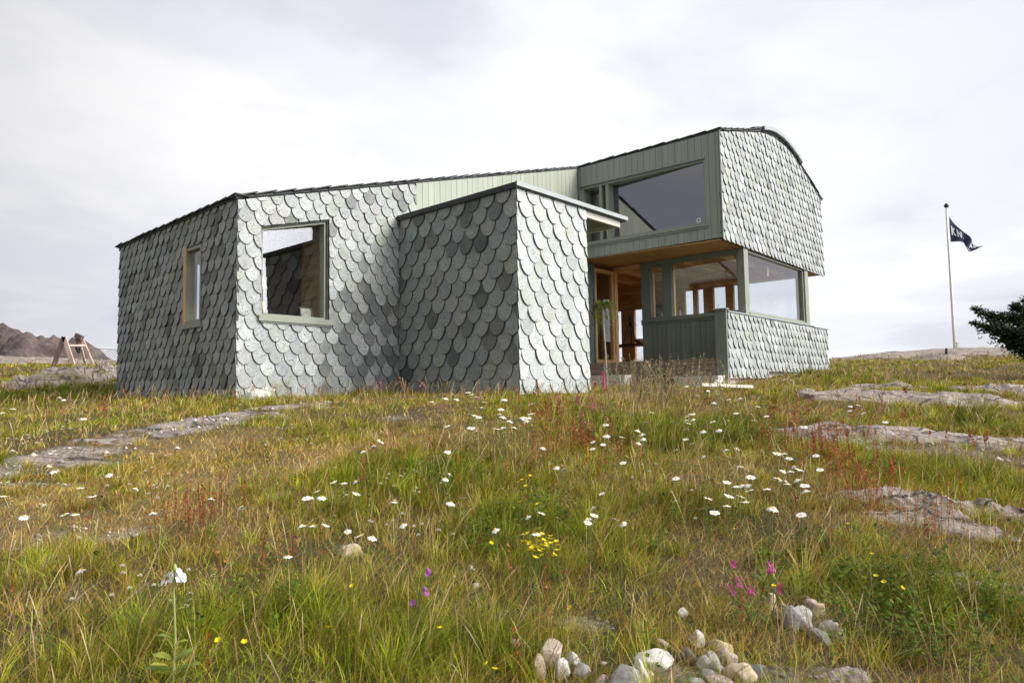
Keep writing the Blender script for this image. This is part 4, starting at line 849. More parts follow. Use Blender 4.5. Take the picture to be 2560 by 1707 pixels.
def make_blades(name, x, y, h, wid, col, lean, bend, mat, label=None, prof=(1.0, .85, .55), tip=None, ts=(0, .42, .76, 1.0), az=None):
    n = len(x); z = np.concatenate([terr(x[i:i + 20000], y[i:i + 20000]) for i in range(0, n, 20000)]) - .012
    az = rng.uniform(0, 2 * np.pi, n) if az is None else az; dx, dy = np.cos(az), np.sin(az)
    dx = dx * .85 + .30; dy = dy * .85
    sa = rng.uniform(0, 2 * np.pi, n); sx_, sy_ = np.cos(sa), np.sin(sa)
    V = np.zeros((n, 7, 3), 'f'); C = np.zeros((n, 7, 3), 'f'); k = 0
    tipc = col if tip is None else tip
    for t, pw in zip(ts, (*prof, 0)):
        hx = h * (lean * t + bend * t * t); vz = h * (t - .38 * bend * t * t)
        px_, py_, pz_ = x + dx * hx, y + dy * hx, z + vz
        cc = col * (1 - t * t * .6) + tipc * (t * t * .6)
        if pw:
            for sg in (-1, 1):
                V[:, k] = np.stack([px_ + sg * sx_ * wid * pw * .5, py_ + sg * sy_ * wid * pw * .5, pz_], -1); C[:, k] = cc; k += 1
        else: V[:, k] = np.stack([px_, py_, pz_], -1); C[:, k] = cc
    b0 = (np.arange(n) * 7)[:, None]
    q = np.concatenate([b0 + [0, 1, 3, 2], b0 + [2, 3, 5, 4]], 0); tr = b0 + [4, 5, 6]
    o = np_mesh(name, V.reshape(-1, 3), q, tr, mat, C.reshape(-1, 3)); tag(o, label, None, None, 'stuff'); return o
GREEN = [(.17, .215, .010), (.21, .24, .012), (.25, .25, .018), (.13, .18, .009), (.29, .265, .022), (.19, .225, .015)]
LUSHG = [(.09, .13, .011), (.135, .18, .014), (.18, .22, .018), (.06, .092, .011), (.22, .245, .024)]
STRAW = [(.50, .35, .115), (.43, .285, .085), (.57, .42, .17), (.36, .235, .065), (.33, .24, .055)]
BROWN = [(.34, .18, .045), (.42, .22, .06), (.25, .135, .04), (.38, .235, .06)]
def cover(x, y): return gravel_at(x, y), zones(Z_TURF, x, y), zones(Z_LUSH, x, y), zones(Z_STRAW, x, y)
# matted short turf and thatch between the tussocks
x, y = sector([(0.9, 3, 8200), (3, 4.5, 6000), (4.5, 6.5, 4800), (6.5, 6.51, 0), (6.5, 9, 1500), (9, 13, 800), (13, 18, 380), (18, 26, 170), (26, 34, 80)])
gv, tv, lv, sv = cover(x, y); pn = fbm(x * 1.1, y * 1.1, 4, 41); pn2 = fbm(x * 3.7, y * 3.7, 3, 47)
k = (rng.random(len(x)) < np.clip(.82 + (pn2 - .45) * 1.3, .38, 1) * (1 - np.clip(gv * 1.1 - .05, 0, .9))) & free_mask(x, y); x, y, gv, tv, lv, sv, pn = (a[k] for a in (x, y, gv, tv, lv, sv, pn))
d = np.hypot(x, y); n = len(x)
h = np.clip((.050 + .022 * lv - .012 * tv + (pn - .45) * .05) * rng.lognormal(0, .35, n), .012, .12) * (1 + np.clip(d - 8, 0, 8) * .05)
pg = np.clip(.40 + .45 * lv - .50 * tv * (1 - lv) - .3 * sv * (1 - .5 * lv) + (pn - .45) * 2.0, .04, .95); r_ = rng.random(n)
col = np.where((r_ < pg)[:, None], pick(GREEN, n), np.where((rng.random(n) < .6)[:, None], pick(STRAW, n), pick(BROWN, n)))
col = np.clip(col * 1.28 * rng.lognormal(0, .42, n)[:, None], 0, .75); tip = col * .78 + pick(STRAW, n) * .22
make_blades('meadow_turf', x, y, h, .0025 * np.maximum(1, d / 3.0) * rng.uniform(.6, 1.3, n), col, rng.uniform(.1, 1.1, n), rng.uniform(.0, .9, n), M_GRASS, 'short matted turf of green and straw blades', tip=tip)
# tussocks: blades fanning out of shared roots, each tussock with its own height and tone
x, y = sector([(0.9, 3, 210), (3, 4.5, 165), (4.5, 6.5, 120), (6.5, 9, 80), (9, 13, 46), (13, 18, 22), (18, 26, 10), (26, 34, 4)])
gv, tv, lv, sv = cover(x, y); pn = fbm(x * .9, y * .9, 4, 71)
k = (rng.random(len(x)) < np.clip(.30 + .85 * lv + .15 * sv - .48 * tv * (1 - lv) - .8 * gv + (pn - .45) * 3.0, .015, 1)) & free_mask(x, y); x, y, tv, lv, sv, pn = (a[k] for a in (x, y, tv, lv, sv, pn))
m_ = len(x); nb = np.clip((26 + 20 * lv) * rng.lognormal(0, .35, m_), 8, 72).astype(int); it = np.repeat(np.arange(m_), nb); n = len(it)
ht = np.clip((.105 + .085 * lv - .03 * tv * (1 - lv) + (pn - .45) * .10) * rng.lognormal(0, .26, m_), .04, .27)
pgt = np.clip(.55 + .48 * lv - .48 * tv * (1 - lv) - .35 * sv * (1 - lv) + (pn - .45) * 1.2 + rng.normal(0, .2, m_), .05, .98); tone = rng.lognormal(.06, .36, m_)
rad = rng.uniform(.02, .06, m_)[it] * np.sqrt(rng.random(n)); an = rng.uniform(0, 2 * np.pi, n); bx, by = x[it] + rad * np.cos(an), y[it] + rad * np.sin(an); d = np.hypot(bx, by)
isg = rng.random(n) < pgt[it]; lsh = rng.random(n) < lv[it] * .85
col = np.where(isg[:, None], np.where(lsh[:, None], pick(LUSHG, n), pick(GREEN, n)), np.where((rng.random(n) < .65)[:, None], pick(STRAW, n), pick(BROWN, n)))
col = np.clip(col * 1.12 * (tone[it] * rng.lognormal(0, .20, n))[:, None], 0, .7); tip = col * .82 + pick(STRAW, n) * .18
make_blades('meadow_grass', bx, by, ht[it] * rng.uniform(.55, 1.15, n), .0023 * np.maximum(1, d / 3.1) * rng.uniform(.7, 1.3, n), col, rng.uniform(.0, .30, n), rng.uniform(.05, .95, n), M_GRASS, 'green and straw coloured tussocks of meadow grass', tip=tip, az=an + rng.normal(0, .5, n))
# taller seed stalks
x, y = sector([(0.9, 3, 190), (3, 5, 150), (5, 8, 90), (8, 12, 55), (12, 20, 22), (20, 32, 7)])
gv = gravel_at(x, y); tv = zones(Z_TURF, x, y); lv = zones(Z_LUSH, x, y); sv = zones(Z_STRAW, x, y); pn = fbm(x * 1.7, y * 1.7, 3, 61)
k = (rng.random(len(x)) < np.clip(.55 + .35 * lv + .5 * sv - .5 * tv - .5 * gv + (pn - .45) * 2, .03, 1)) & free_mask(x, y); x, y, lv, tv = x[k], y[k], lv[k], tv[k]; n = len(x); d = np.hypot(x, y)
col = pick([(.52, .39, .20), (.45, .31, .15), (.36, .20, .10), (.42, .28, .19), (.58, .47, .26), (.27, .23, .06)], n)
make_blades('seed_stalks', x, y, rng.uniform(.15, .34, n) * (1 + .25 * lv - .35 * tv), .0036 * np.maximum(1, d / 3.6), col, rng.uniform(.0, .35, n), rng.uniform(0, .5, n), M_GRASS, 'dry grass stalks with feathery seed heads', prof=(.32, .30, 1.0), ts=(0, .5, .84, 1.0))
# red sorrel: thin stems with rusty seed clusters
Z_SOR = [zone(*a) for a in [(510, 1330, 110, 60, 1), (470, 1300, 60, 40, .8), (1450, 1140, 80, 90, .8), (1375, 1070, 70, 30, .8), (2110, 1200, 110, 110, 1), (2050, 1090, 90, 40, .8), (2250, 1080, 120, 40, .4), (2400, 1130, 80, 40, .5), (700, 1480, 90, 90, .35), (950, 1170, 120, 60, .4), (1500, 1150, 150, 60, .4), (1300, 1200, 150, 80, .35), (40, 1600, 40, 50, .3), (880, 1640, 40, 60, .3), (1900, 1330, 160, 70, .3), (650, 1130, 60, 30, .3), (1400, 1630, 60, 40, .5)]]
x, y = sector([(1.8, 3.5, 320), (3.5, 6, 260), (6, 9, 170), (9, 14, 60)])
sv = zones(Z_SOR, x, y); k = (rng.random(len(x)) < sv * sv * .85 + .008) & free_mask(x, y); x, y = x[k], y[k]; n = len(x); hs = rng.uniform(.15, .33, n); z = terr(x, y)
ns = 26; tt = rng.uniform(.42, 1.0, (n, ns)); aa = rng.uniform(0, 6.28, (n, ns)); lx, ly = rng.normal(0, .1, (n, 1)), rng.normal(0, .1, (n, 1)); rr_ = (1.05 - tt) * .045 * rng.random((n, ns))
cx = x[:, None] + lx * tt * hs[:, None] + rr_ * np.cos(aa); cy = y[:, None] + ly * tt * hs[:, None] + rr_ * np.sin(aa); cz = z[:, None] + tt * hs[:, None]
P = np.stack([cx, cy, cz], -1).reshape(-1, 1, 3); sz = (.0044 * np.maximum(1, np.repeat(np.hypot(x, y), ns) / 4.5) * rng.uniform(.6, 1.4, n * ns))[:, None, None]
Q = P + rng.normal(0, 1, (n * ns, 4, 3)) * sz * .85
stem = np.stack([np.stack([x - .0016, y, z], -1), np.stack([x + .0016, y, z], -1), np.stack([x + lx[:, 0] * hs + .001, y + ly[:, 0] * hs, z + hs], -1), np.stack([x + lx[:, 0] * hs - .001, y + ly[:, 0] * hs, z + hs], -1)], 1)
V = np.concatenate([Q.reshape(-1, 3), stem.reshape(-1, 3)]); qd = np.arange(len(V)).reshape(-1, 4)
hue = pick([(.40, .10, .04), (.48, .18, .07), (.30, .07, .04), (.50, .24, .11), (.44, .15, .06), (.36, .17, .08)], n)
C = np.concatenate([np.repeat(hue, ns * 4, 0) * rng.uniform(.75, 1.2, (n * ns * 4, 1)), np.repeat(hue * .7, 4, 0)])
tag(np_mesh('sorrel', V, qd, np.zeros((0, 3)), M_GRASS, C), 'rusty red sorrel seed heads in the grass', None, None, 'stuff')
# low dark broad-leaved plants in the green clumps
Z_FORB = [zone(*a) for a in [(1235, 1350, 90, 50, 1), (1360, 1300, 90, 50, .8), (1090, 1210, 130, 40, .7), (1480, 1075, 70, 22, .7), (1560, 1095, 60, 20, .6), (1870, 1090, 110, 30, .8), (2180, 1480, 260, 110, .8), (2350, 1600, 200, 90, .8), (1700, 1300, 120, 60, .35), (640, 1530, 160, 70, .35), (1010, 975, 120, 14, .7), (900, 1240, 90, 40, .5), (200, 960, 160, 16, .6)]]
x, y = sector([(1.0, 3, 300), (3, 5, 230), (5, 8, 130), (8, 13, 50)]); fv = zones(Z_FORB, x, y); k = (rng.random(len(x)) < fv * 1.1 + .02) & free_mask(x, y); x, y = x[k], y[k]; n = len(x); z = terr(x, y); nl = 22
hs = rng.uniform(.06, .19, (n, 1)); tt = rng.uniform(.15, 1, (n, nl)); aa = rng.uniform(0, 6.28, (n, nl)); ll = rng.uniform(.012, .030, (n, nl)); rr_ = rng.uniform(0, .03, (n, nl))
c0 = np.stack([x[:, None] + rr_ * np.cos(aa), y[:, None] + rr_ * np.sin(aa), z[:, None] + tt * hs], -1); dr = np.stack([np.cos(aa), np.sin(aa), rng.uniform(-.3, .8, (n, nl))], -1); sd2 = np.stack([-np.sin(aa), np.cos(aa), rng.normal(0, .2, (n, nl))], -1)
L_ = ll[..., None]; V = np.stack([c0, c0 + dr * L_ * .55 + sd2 * L_ * .30, c0 + dr * L_, c0 + dr * L_ * .55 - sd2 * L_ * .30], 2).reshape(-1, 3)
C = np.repeat(pick([(.06, .11, .015), (.09, .15, .02), (.045, .08, .014), (.12, .17, .025), (.15, .19, .03)], n * nl) * rng.lognormal(0, .2, (n * nl, 1)), 4, 0)
tag(np_mesh('broad_leaved_weeds', V, np.arange(len(V)).reshape(-1, 4), np.zeros((0, 3)), M_GRASS, C), 'low dark green broad-leaved plants among the grass', None, None, 'stuff')
# gravel: small loose chips on the bare patches
x, y = sector([(1.0, 3.2, 420), (3.2, 6, 300), (6, 10, 300), (10, 14, 60)]); gv = gravel_at(x, y); k = (rng.random(len(x)) < np.clip(gv * 1.3 - .35, 0, 1)) & free_mask(x, y); x, y = x[k], y[k]; n = len(x)
base = np.array([(1, 0, 0), (.3, .95, 0), (-.8, .6, 0), (-.8, -.6, 0), (.3, -.95, 0), (0, 0, .75), (0.1, 0.2, -.6)]); sc = rng.lognormal(-4.55, .5, n); z = terr(x, y)
Vg = base[None] * rng.uniform(.6, 1.3, (n, 7, 3)) * sc[:, None, None]; ra = rng.uniform(0, 6.28, n); cc, ss = np.cos(ra)[:, None], np.sin(ra)[:, None]
Vg = np.stack([Vg[..., 0] * cc - Vg[..., 1] * ss + x[:, None], Vg[..., 0] * ss + Vg[..., 1] * cc + y[:, None], Vg[..., 2] + (z + sc * .25)[:, None]], -1)
tri = np.array([(0, 1, 5), (1, 2, 5), (2, 3, 5), (3, 4, 5), (4, 0, 5), (1, 0, 6), (2, 1, 6), (3, 2, 6), (4, 3, 6), (0, 4, 6)]); tr = (np.arange(n)[:, None, None] * 7 + tri[None]).reshape(-1, 3)
C = np.repeat(pick([(.55, .50, .45), (.40, .36, .33), (.30, .27, .25), (.58, .49, .43), (.66, .63, .59), (.22, .2, .19)], n), 7, 0)
mg, tg, bgd = material('gravel_chips'); tg.links.new(N(tg, 'ShaderNodeAttribute', attribute_name='col').outputs['Color'], bgd.inputs['Base Color']); bgd.inputs['Roughness'].default_value = .9
tag(np_mesh('gravel', Vg.reshape(-1, 3), np.zeros((0, 4)), tr, mg, C), 'loose pale gravel on the bare patches', None, None, 'stuff')

# ------------------------------------------------------------------ flowers, each a thing
M_STEM = plain('flower_stem', (0.13, 0.17, 0.04), 0.6, 0.2); M_YEL = plain('flower_disc', (0.78, 0.46, 0.02), 0.7, 0.15, 60); M_PET = plain('daisy_petals', (0.80, 0.80, 0.78), 0.55, 0.03)
def daisy_proto(hs, tilt, az, npet=19, R=.024, droop=.0):
    root = bpy.data.objects.new('daisy', None); COL.objects.link(root); root.empty_display_size = .03
    n = Vector((math.sin(tilt) * math.cos(az), math.sin(tilt) * math.sin(az), math.cos(tilt))); e1 = n.orthogonal().normalized(); e2 = n.cross(e1); c = Vector((0, 0, 0)); off = Vector((-n.x * .05, -n.y * .05, -hs))
    q = MB()
    for k in range(npet):
        a = 2 * math.pi * k / npet + random.uniform(-.08, .08); d_ = e1 * math.cos(a) + e2 * math.sin(a); s_ = n.cross(d_); Lp = R * random.uniform(.86, 1.1); w_ = R * .17
        dr = droop + random.uniform(-.12, .12)
        q.add([d_ * R * .2 - s_ * w_ * .5, d_ * R * .2 + s_ * w_ * .5, d_ * Lp * .7 + s_ * w_ - n * Lp * dr * .5, d_ * Lp - n * Lp * dr + s_ * w_ * .35, d_ * Lp - n * Lp * dr - s_ * w_ * .35, d_ * Lp * .7 - s_ * w_ - n * Lp * dr * .5], [(0, 1, 2, 3, 4, 5)], (.8, .8, .78))
    q.build('petals', M_PET, root)
    q = MB(); nn = 10; vs = []
    for r_, z_ in ((R * .29, -.001), (R * .27, .0022), (R * .16, .0042), (.0005, .0048)):
        for k in range(nn): a = 2 * math.pi * k / nn; vs.append((e1 * math.cos(a) + e2 * math.sin(a)) * r_ + n * z_)
    q.add(vs, [(i * nn + k, i * nn + (k + 1) % nn, (i + 1) * nn + (k + 1) % nn, (i + 1) * nn + k) for i in range(3) for k in range(nn)]); q.build('disc', M_YEL, root, True)
    MB().tube([off, off * .5 + Vector((random.uniform(-.02, .02), random.uniform(-.02, .02), 0)), -n * .02, -n * .002], [.0022, .0018, .0016, .003], 5).build('stem', M_STEM, root)
    return root
PROTO = []
for hs in (.12, .21, .30):
    for j in range(6): PROTO.append((hs, daisy_proto(hs, random.choice((.08, .2, .35, .55)), random.uniform(0, 6.28), random.randint(14, 22), random.uniform(.021, .027), random.choice((-.15, 0, .2, .5)))))
used = set()
def daisy(px, py, label, group, size=1.0, hs=None):
    if hs is None:
        g0 = ground_at(px, py, .15); tv = float(zones(Z_TURF, np.array([g0.x]), np.array([g0.y]))[0]); lv = float(zones(Z_LUSH, np.array([g0.x]), np.array([g0.y]))[0])
        hs = .30 if g0.y > 5.5 else (.12 if tv > .5 and lv < .4 else (.30 if lv > .6 else .21))
        if g0.y > 5.5: size *= 1.12
    i = random.choice([k for k, (h_, _) in enumerate(PROTO) if h_ == hs]); p = ground_at(px, py, hs * .93)
    if p.y > 13: size *= 1.15
    o = PROTO[i][1] if i not in used else copy_tree(PROTO[i][1]); used.add(i)
    o.location = p; o.scale = (size,) * 2 + (1.0,); o.rotation_euler = (0, 0, random.uniform(0, 6.28)); tag(o, label, 'daisy', group); return o
DA = {
 ('white daisies in the tall grass at the far left below the rock outcrop', 'daisies at the far left'): [(150, 993), (159, 998), (32, 1022), (5, 1031), (200, 1011), (209, 1046), (600, 1011), (270, 1010)],
 ('white daisy scattered on the dry turf and gravel in the left of the meadow', 'daisies on the dry turf at the left'): [(132, 1177), (271, 1185), (176, 1215), (202, 1221), (10, 1240), (29, 1253), (107, 1261), (162, 1286), (340, 1220), (444, 1117), (380, 1133), (381, 1281), (528, 1245), (604, 1266), (31, 1125), (300, 1120), (230, 1240), (60, 1290)],
 ('white daisy with a broad yellow centre left of the green clump in the middle', 'daisies left of the green clump'): [(934, 1113), (949, 1099), (766, 1246), (793, 1229), (805, 1241), (888, 1202), (834, 1205), (891, 1234), (753, 1312), (781, 1313), (813, 1313), (899, 1339), (932, 1341), (720, 1390), (870, 1330)],
 ('white daisy in the green clump in the middle of the meadow', 'daisies in the middle green clump'): [(986, 1254), (1006, 1310), (1114, 1195), (1157, 1246), (1119, 1130), (1237, 1322), (1119, 1065), (1318, 1290), (1353, 1284), (1341, 1333), (1392, 1294)],
 ('white daisy in the dense drift in front of the shingled annex', 'daisies in front of the annex'): [(1081, 1004), (1121, 1016), (1171, 963), (1170, 981), (1180, 986), (1142, 997), (1203, 999), (1261, 997), (1272, 975), (1177, 1021), (1205, 1018), (1173, 1035), (1188, 1039), (1196, 1042), (1252, 1021), (1249, 1035), (1258, 1041), (1243, 1067), (1255, 1068), (1260, 1082), (1191, 1077), (1090, 963), (1308, 1042), (1333, 1057), (1285, 1042), (1312, 1050), (1286, 1068), (1300, 1065), (1297, 1015), (1329, 1064), (1168, 1028), (1183, 1045), (1212, 1006), (1240, 1045), (1320, 1044), (1275, 1052)],
 ('white daisy on a tall stem in front of the dark boarded porch', 'tall daisies in front of the porch'): [(1660, 895), (1641, 909), (1670, 917), (1705, 923), (1721, 922), (1741, 920), (1713, 931), (1696, 941), (1793, 951), (1716, 966), (1625, 917), (1690, 925), (1640, 930)],
 ('white daisy in the grass below the shingled parapet', 'daisies below the parapet'): [(1806, 973), (1744, 989), (1791, 990), (1822, 999), (1849, 995), (1872, 995), (1895, 1017), (1915, 1015), (1840, 1033), (1820, 1051), (1885, 1051), (1782, 1054), (1770, 975), (1925, 940), (1960, 948), (1988, 935), (2020, 940)],
 ('white daisy in the grass right of centre below the porch', 'daisies right of centre below the porch'): [(1730, 1035), (1731, 1047), (1721, 1059), (1718, 1072), (1757, 1076), (1796, 1073), (1629, 1032), (1615, 1055), (1635, 1071), (1604, 1084), (1588, 1091), (1612, 1100), (1597, 1106), (1514, 1061), (1516, 1087), (1552, 1102), (1482, 1105), (1531, 1122), (1482, 1122), (1358, 1118), (1715, 1099), (1731, 1109), (1814, 1123), (1794, 1140), (1816, 1145), (1595, 1075), (1606, 1095)],
 ('large white daisy in the thick cluster right of the middle of the meadow', 'daisy cluster right of the middle'): [(1849, 1165), (1877, 1193), (1849, 1199), (1840, 1215), (1865, 1212), (1874, 1226), (1823, 1240), (1852, 1241), (1863, 1253), (1817, 1263), (1757, 1272), (1770, 1247), (1917, 1221), (1960, 1133), (1973, 1147), (1960, 1176), (1975, 1177), (1998, 1174), (1964, 1202), (1990, 1198), (1977, 1220), (2012, 1214), (2013, 1225), (1950, 1163), (1984, 1165), (1945, 1195), (2004, 1180), (2003, 1287), (1935, 1270), (1946, 1132)],
 ('white daisy alone in the open grass in the right centre of the meadow', 'single daisies in the right centre grass'): [(1690, 1196), (1565, 1140), (1558, 1157), (1505, 1235), (1482, 1267), (1539, 1299), (1467, 1295), (1470, 1307), (1404, 1163), (1412, 1172), (2040, 1139), (2050, 1174), (1835, 1322), (2012, 1491)],
 ('white daisy beside the pale rock ledges on the right', 'daisies beside the right rock ledges'): [(2213, 1054), (2147, 1013), (2126, 1015), (2125, 1028), (2157, 1032), (2010, 1066)],
 ('small white daisy far up the slope below the flagpole', 'daisies on the slope below the flagpole'): [(2356, 906), (2234, 915), (2241, 930), (2330, 898), (2310, 905), (2290, 912), (2345, 915), (2362, 917)],
}
for (lb, gp_), pts in DA.items():
    if len(pts) > 8: pts = pts + [(a_ + random.gauss(0, 22), b_ + random.gauss(0, 10)) for a_, b_ in random.sample(pts, int(len(pts) * .32))]
    for px, py in pts:
        big = 1.18 if gp_ in ('daisy cluster right of the middle', 'daisies in front of the annex') else random.uniform(.85, 1.1)
        daisy(px, py, lb, gp_, big)
daisy(201, 1424, 'white daisy with orange centre alone near the lower left corner', None, 1.15)
for k, (_, o) in enumerate(PROTO):                    # a head shape that found no place
    if k not in used:
        for ch in list(o.children): bpy.data.objects.remove(ch)
        bpy.data.objects.remove(o)
# clover: small cream balls
def ball_head(R, seed, col):
    q = MB()
    for k in range(70):
        z = 1 - 2 * (k + .5) / 70; a = k * 2.39996; r = math.sqrt(1 - z * z); d_ = Vector((r * math.cos(a), r * math.sin(a), z)); s_ = d_.orthogonal().normalized() * R * .16; e_ = d_.cross(s_)
        if z < -.5: continue
        b_ = d_ * R * .5; t_ = d_ * R * random.uniform(.85, 1.12); cc = tuple(v * random.uniform(.8, 1.15) for v in (col if z > -.1 else (.45, .30, .18)))
        q.add([b_ - s_, b_ + s_, t_ + s_ * .6, t_ - s_ * .6], [(0, 1, 2, 3)], cc); q.add([b_ - e_, b_ + e_, t_ + e_ * .6, t_ - e_ * .6], [(0, 1, 2, 3)], cc)
    q.tube([(0, 0, 0), (.004, 0, -.06), (0, .004, -.12)], .0014, 4, (.15, .18, .05)); return q
CL = []
for i in range(4):
    o = ball_head(.0095, i, random.choice([(.80, .77, .64), (.80, .78, .68), (.78, .70, .62)])).build('clover_flower', M_PETAL); CL.append(o)
cu = set()
def clover(px, py, label, group, s=1.0, h=.09):
    i = random.randrange(4); o = CL[i] if i not in cu else CL[i].copy()
    if i in cu: COL.objects.link(o)
    cu.add(i); o.location = ground_at(px, py, h); o.scale = (s, s, 1); o.rotation_euler = (random.gauss(0, .15), random.gauss(0, .15), random.uniform(0, 6.28)); tag(o, label, 'clover', group)
for n_, lb, gp_, (cx, cy, ex, ey) in [(26, 'cream clover head in the bank along the left edge below the tall grass', 'clover bank at the left edge', (95, 1088, 75, 20)), (20, 'cream clover head in the green clump in the middle', 'clover in the middle clump', (990, 1200, 120, 45)), (14, 'pale clover head on the dry turf at the left', 'clover on the left turf', (430, 1200, 110, 60)),
                                      (14, 'pinkish white clover head in the lower left grass', 'clover in the lower left grass', (380, 1470, 170, 60)), (12, 'pale clover head low in the grass below the middle clump', 'clover below the middle clump', (980, 1320, 140, 40)), (12, 'pale clover head on the turf in front of the big window wall', 'clover in front of the window wall', (700, 1090, 110, 30)), (10, 'pale clover head in the grass right of the middle', 'clover right of the middle', (1700, 1200, 130, 60))]:
    for k in range(n_):
        t_ = random.random(); px = cx + random.gauss(0, .6) * ex; py = cy + random.gauss(0, .6) * ey
        if 'bank' in lb: px = 10 + 170 * t_; py = 1108 - 45 * t_ + random.gauss(0, 7)
        clover(max(4, px), py, lb, gp_, random.uniform(.9, 1.25))
# yellow buttercups
def cup():
    q = MB()
    for k in range(5):
        a = k * 1.2566; d_ = Vector((math.cos(a), math.sin(a), .55)); s_ = Vector((-math.sin(a), math.cos(a), 0)); q.add([(0, 0, 0), d_ * .006 + s_ * .006, d_ * .012 + s_ * .004, d_ * .012 - s_ * .004, d_ * .006 - s_ * .006], [(0, 1, 2, 3, 4)], (.80, .62, .03))
    q.tube([(0, 0, 0), (.003, 0, -.1), (0, 0, -.2)], .0013, 4, (.13, .18, .04)); return q.build('buttercup', M_PETAL)
bc = cup(); first = True
BU = [(1300 + random.gauss(52, 28), 1333 + random.gauss(28, 20)) for _ in range(30)] + [(1305, 1200), (1315, 1215), (1325, 1190), (1296, 1205), (1299, 1255), (1345, 1260), (1330, 1230)]
for i, (px, py) in enumerate(BU):
    o = bc if first else bc.copy()
    if not first: COL.objects.link(o)
    first = False; o.location = ground_at(px, py, .17); o.rotation_euler = (random.gauss(0, .3), random.gauss(0, .3), random.uniform(0, 6)); tag(o, 'small yellow buttercup in the dense yellow patch in the dark green clump', 'buttercup', 'buttercups in the yellow patch')
for px, py in [(1228, 1358), (1215, 1660), (1238, 1673), (820, 1568), (880, 1465), (1425, 1520), (1480, 1480), (2180, 1385), (2190, 1440), (2210, 1455), (2255, 1470), (2480, 1465), (2120, 1310), (2130, 1325), (545, 1600), (610, 1605), (1935, 1465), (1100, 1570)]:
    o = bc.copy(); COL.objects.link(o); o.location = ground_at(px, py, .15); o.scale = (.85,) * 3; o.rotation_euler = (random.gauss(0, .4), random.gauss(0, .4), random.uniform(0, 6)); tag(o, 'single yellow buttercup scattered low in the foreground grass', 'buttercup', 'scattered buttercups')
# pink flowers
M_PINK = vleaf('pink_petals', .25)
def spike(name, label, cat, px, py, hgt, blossoms, col, spread_, rad, top_frac=.5, group=None, base_drop=None):
    """thin stem carrying loose blossoms over its upper part"""
    p = ground_at(px, py, hgt); z0 = float(terr(p.x, p.y)); r = thing(name, label, cat, (p.x, p.y, z0), random.uniform(0, 6), group); hh = p.z - z0
    lean = Vector((random.gauss(0, .05), random.gauss(0, .05), 0)); q = MB(); q.tube([(0, 0, 0), lean * .4 + Vector((0, 0, hh * .5)), lean + Vector((0, 0, hh * 1.02))], [.0028, .0022, .0014], 5, (.16, .15, .05))
    for k in range(6):
        zz = hh * random.uniform(.1, .75); a = random.uniform(0, 6.28); d_ = Vector((math.cos(a), math.sin(a), .5)); s_ = Vector((-math.sin(a), math.cos(a), 0)) * .007; c_ = Vector((0, 0, zz)) + lean * zz / hh
        q.add([c_, c_ + d_ * .03 + s_, c_ + d_ * .065, c_ + d_ * .03 - s_], [(0, 1, 2, 3)], (.10, .15, .035))
    q.build('stem', M_LEAF, r); q = MB()
    for k in range(blossoms):
        t_ = top_frac + (1 - top_frac) * (k + .5) / blossoms; a = random.uniform(0, 6.28); rr = spread_ * (1.1 - t_ * .6) * random.uniform(.4, 1); c_ = lean * t_ + Vector((rr * math.cos(a), rr * math.sin(a), hh * t_)); n_ = Vector((math.cos(a), math.sin(a), .5)).normalized(); e1 = n_.orthogonal().normalized(); e2 = n_.cross(e1)
        for m_ in range(5):
            b_ = m_ * 1.2566; d_ = e1 * math.cos(b_) + e2 * math.sin(b_); s_ = n_.cross(d_); q.add([c_, c_ + d_ * rad * .6 + s_ * rad * .4 + n_ * rad * .3, c_ + d_ * rad + n_ * rad * .25, c_ + d_ * rad * .6 - s_ * rad * .4 + n_ * rad * .3], [(0, 1, 2, 3)], tuple(v * random.uniform(.8, 1.2) for v in col))
    q.build('blossoms', M_PINK, r); return r
PK = (.62, .10, .36)
for px, py, lb in [(1832, 1396, 'pink campion topmost of the right-hand group'), (1894, 1403, 'pink campion second from the right of its group, high'), (1912, 1417, 'pink campion at the upper right of its group'), (1855, 1466, 'pink campion low at the left of its group'), (1882, 1456, 'pink campion in the middle of its group'), (1918, 1462, 'pink campion with a full head low at the right of its group'), (1877, 1490, 'pink campion lowest of its group above the stones')]:
    spike('pink_campion', lb, 'campion', px, py, .17, 7, PK, .022, .009, .82, 'pink campions in the lower right')
for px, py, lb in [(1079, 1428, 'purple vetch flower topmost of three by the bare patch'), (1088, 1480, 'purple vetch flower at the right of three by the bare patch'), (1068, 1499, 'purple vetch flower lowest of three by the bare patch')]:
    spike('purple_vetch', lb, 'vetch', px, py, .13, 5, (.50, .16, .52), .014, .012, .86, 'purple vetches')
for px, py, n_, lb in [(1512, 930, 26, 'tall magenta fireweed in front of the concrete step by the porch'), (1438, 978, 10, 'magenta fireweed by the annex corner, left of the tall one'), (1497, 990, 9, 'short magenta fireweed below the concrete step'), (975, 940, 14, 'faded pink fireweed at the inner corner of annex and window wall'), (962, 952, 10, 'faded pink fireweed left of its twin at the inner corner of the annex'), (1042, 952, 8, 'small pink fireweed under the left annex wall'), (1202, 968, 8, 'small pink fireweed before the right part of the annex wall'), (1330, 955, 8, 'pink fireweed against the bright annex wall, leftmost there'), (1385, 978, 8, 'pink fireweed against the bright annex wall, middle one'), (1466, 1025, 6, 'low pink fireweed in front of the bright annex wall')]:
    spike('fireweed', lb, 'fireweed', px, py, .42 if n_ > 20 else .30, n_, (.62, .06, .26) if n_ > 8 and px > 1400 else (.50, .14, .27), .030, .013, .55, 'fireweeds along the house')
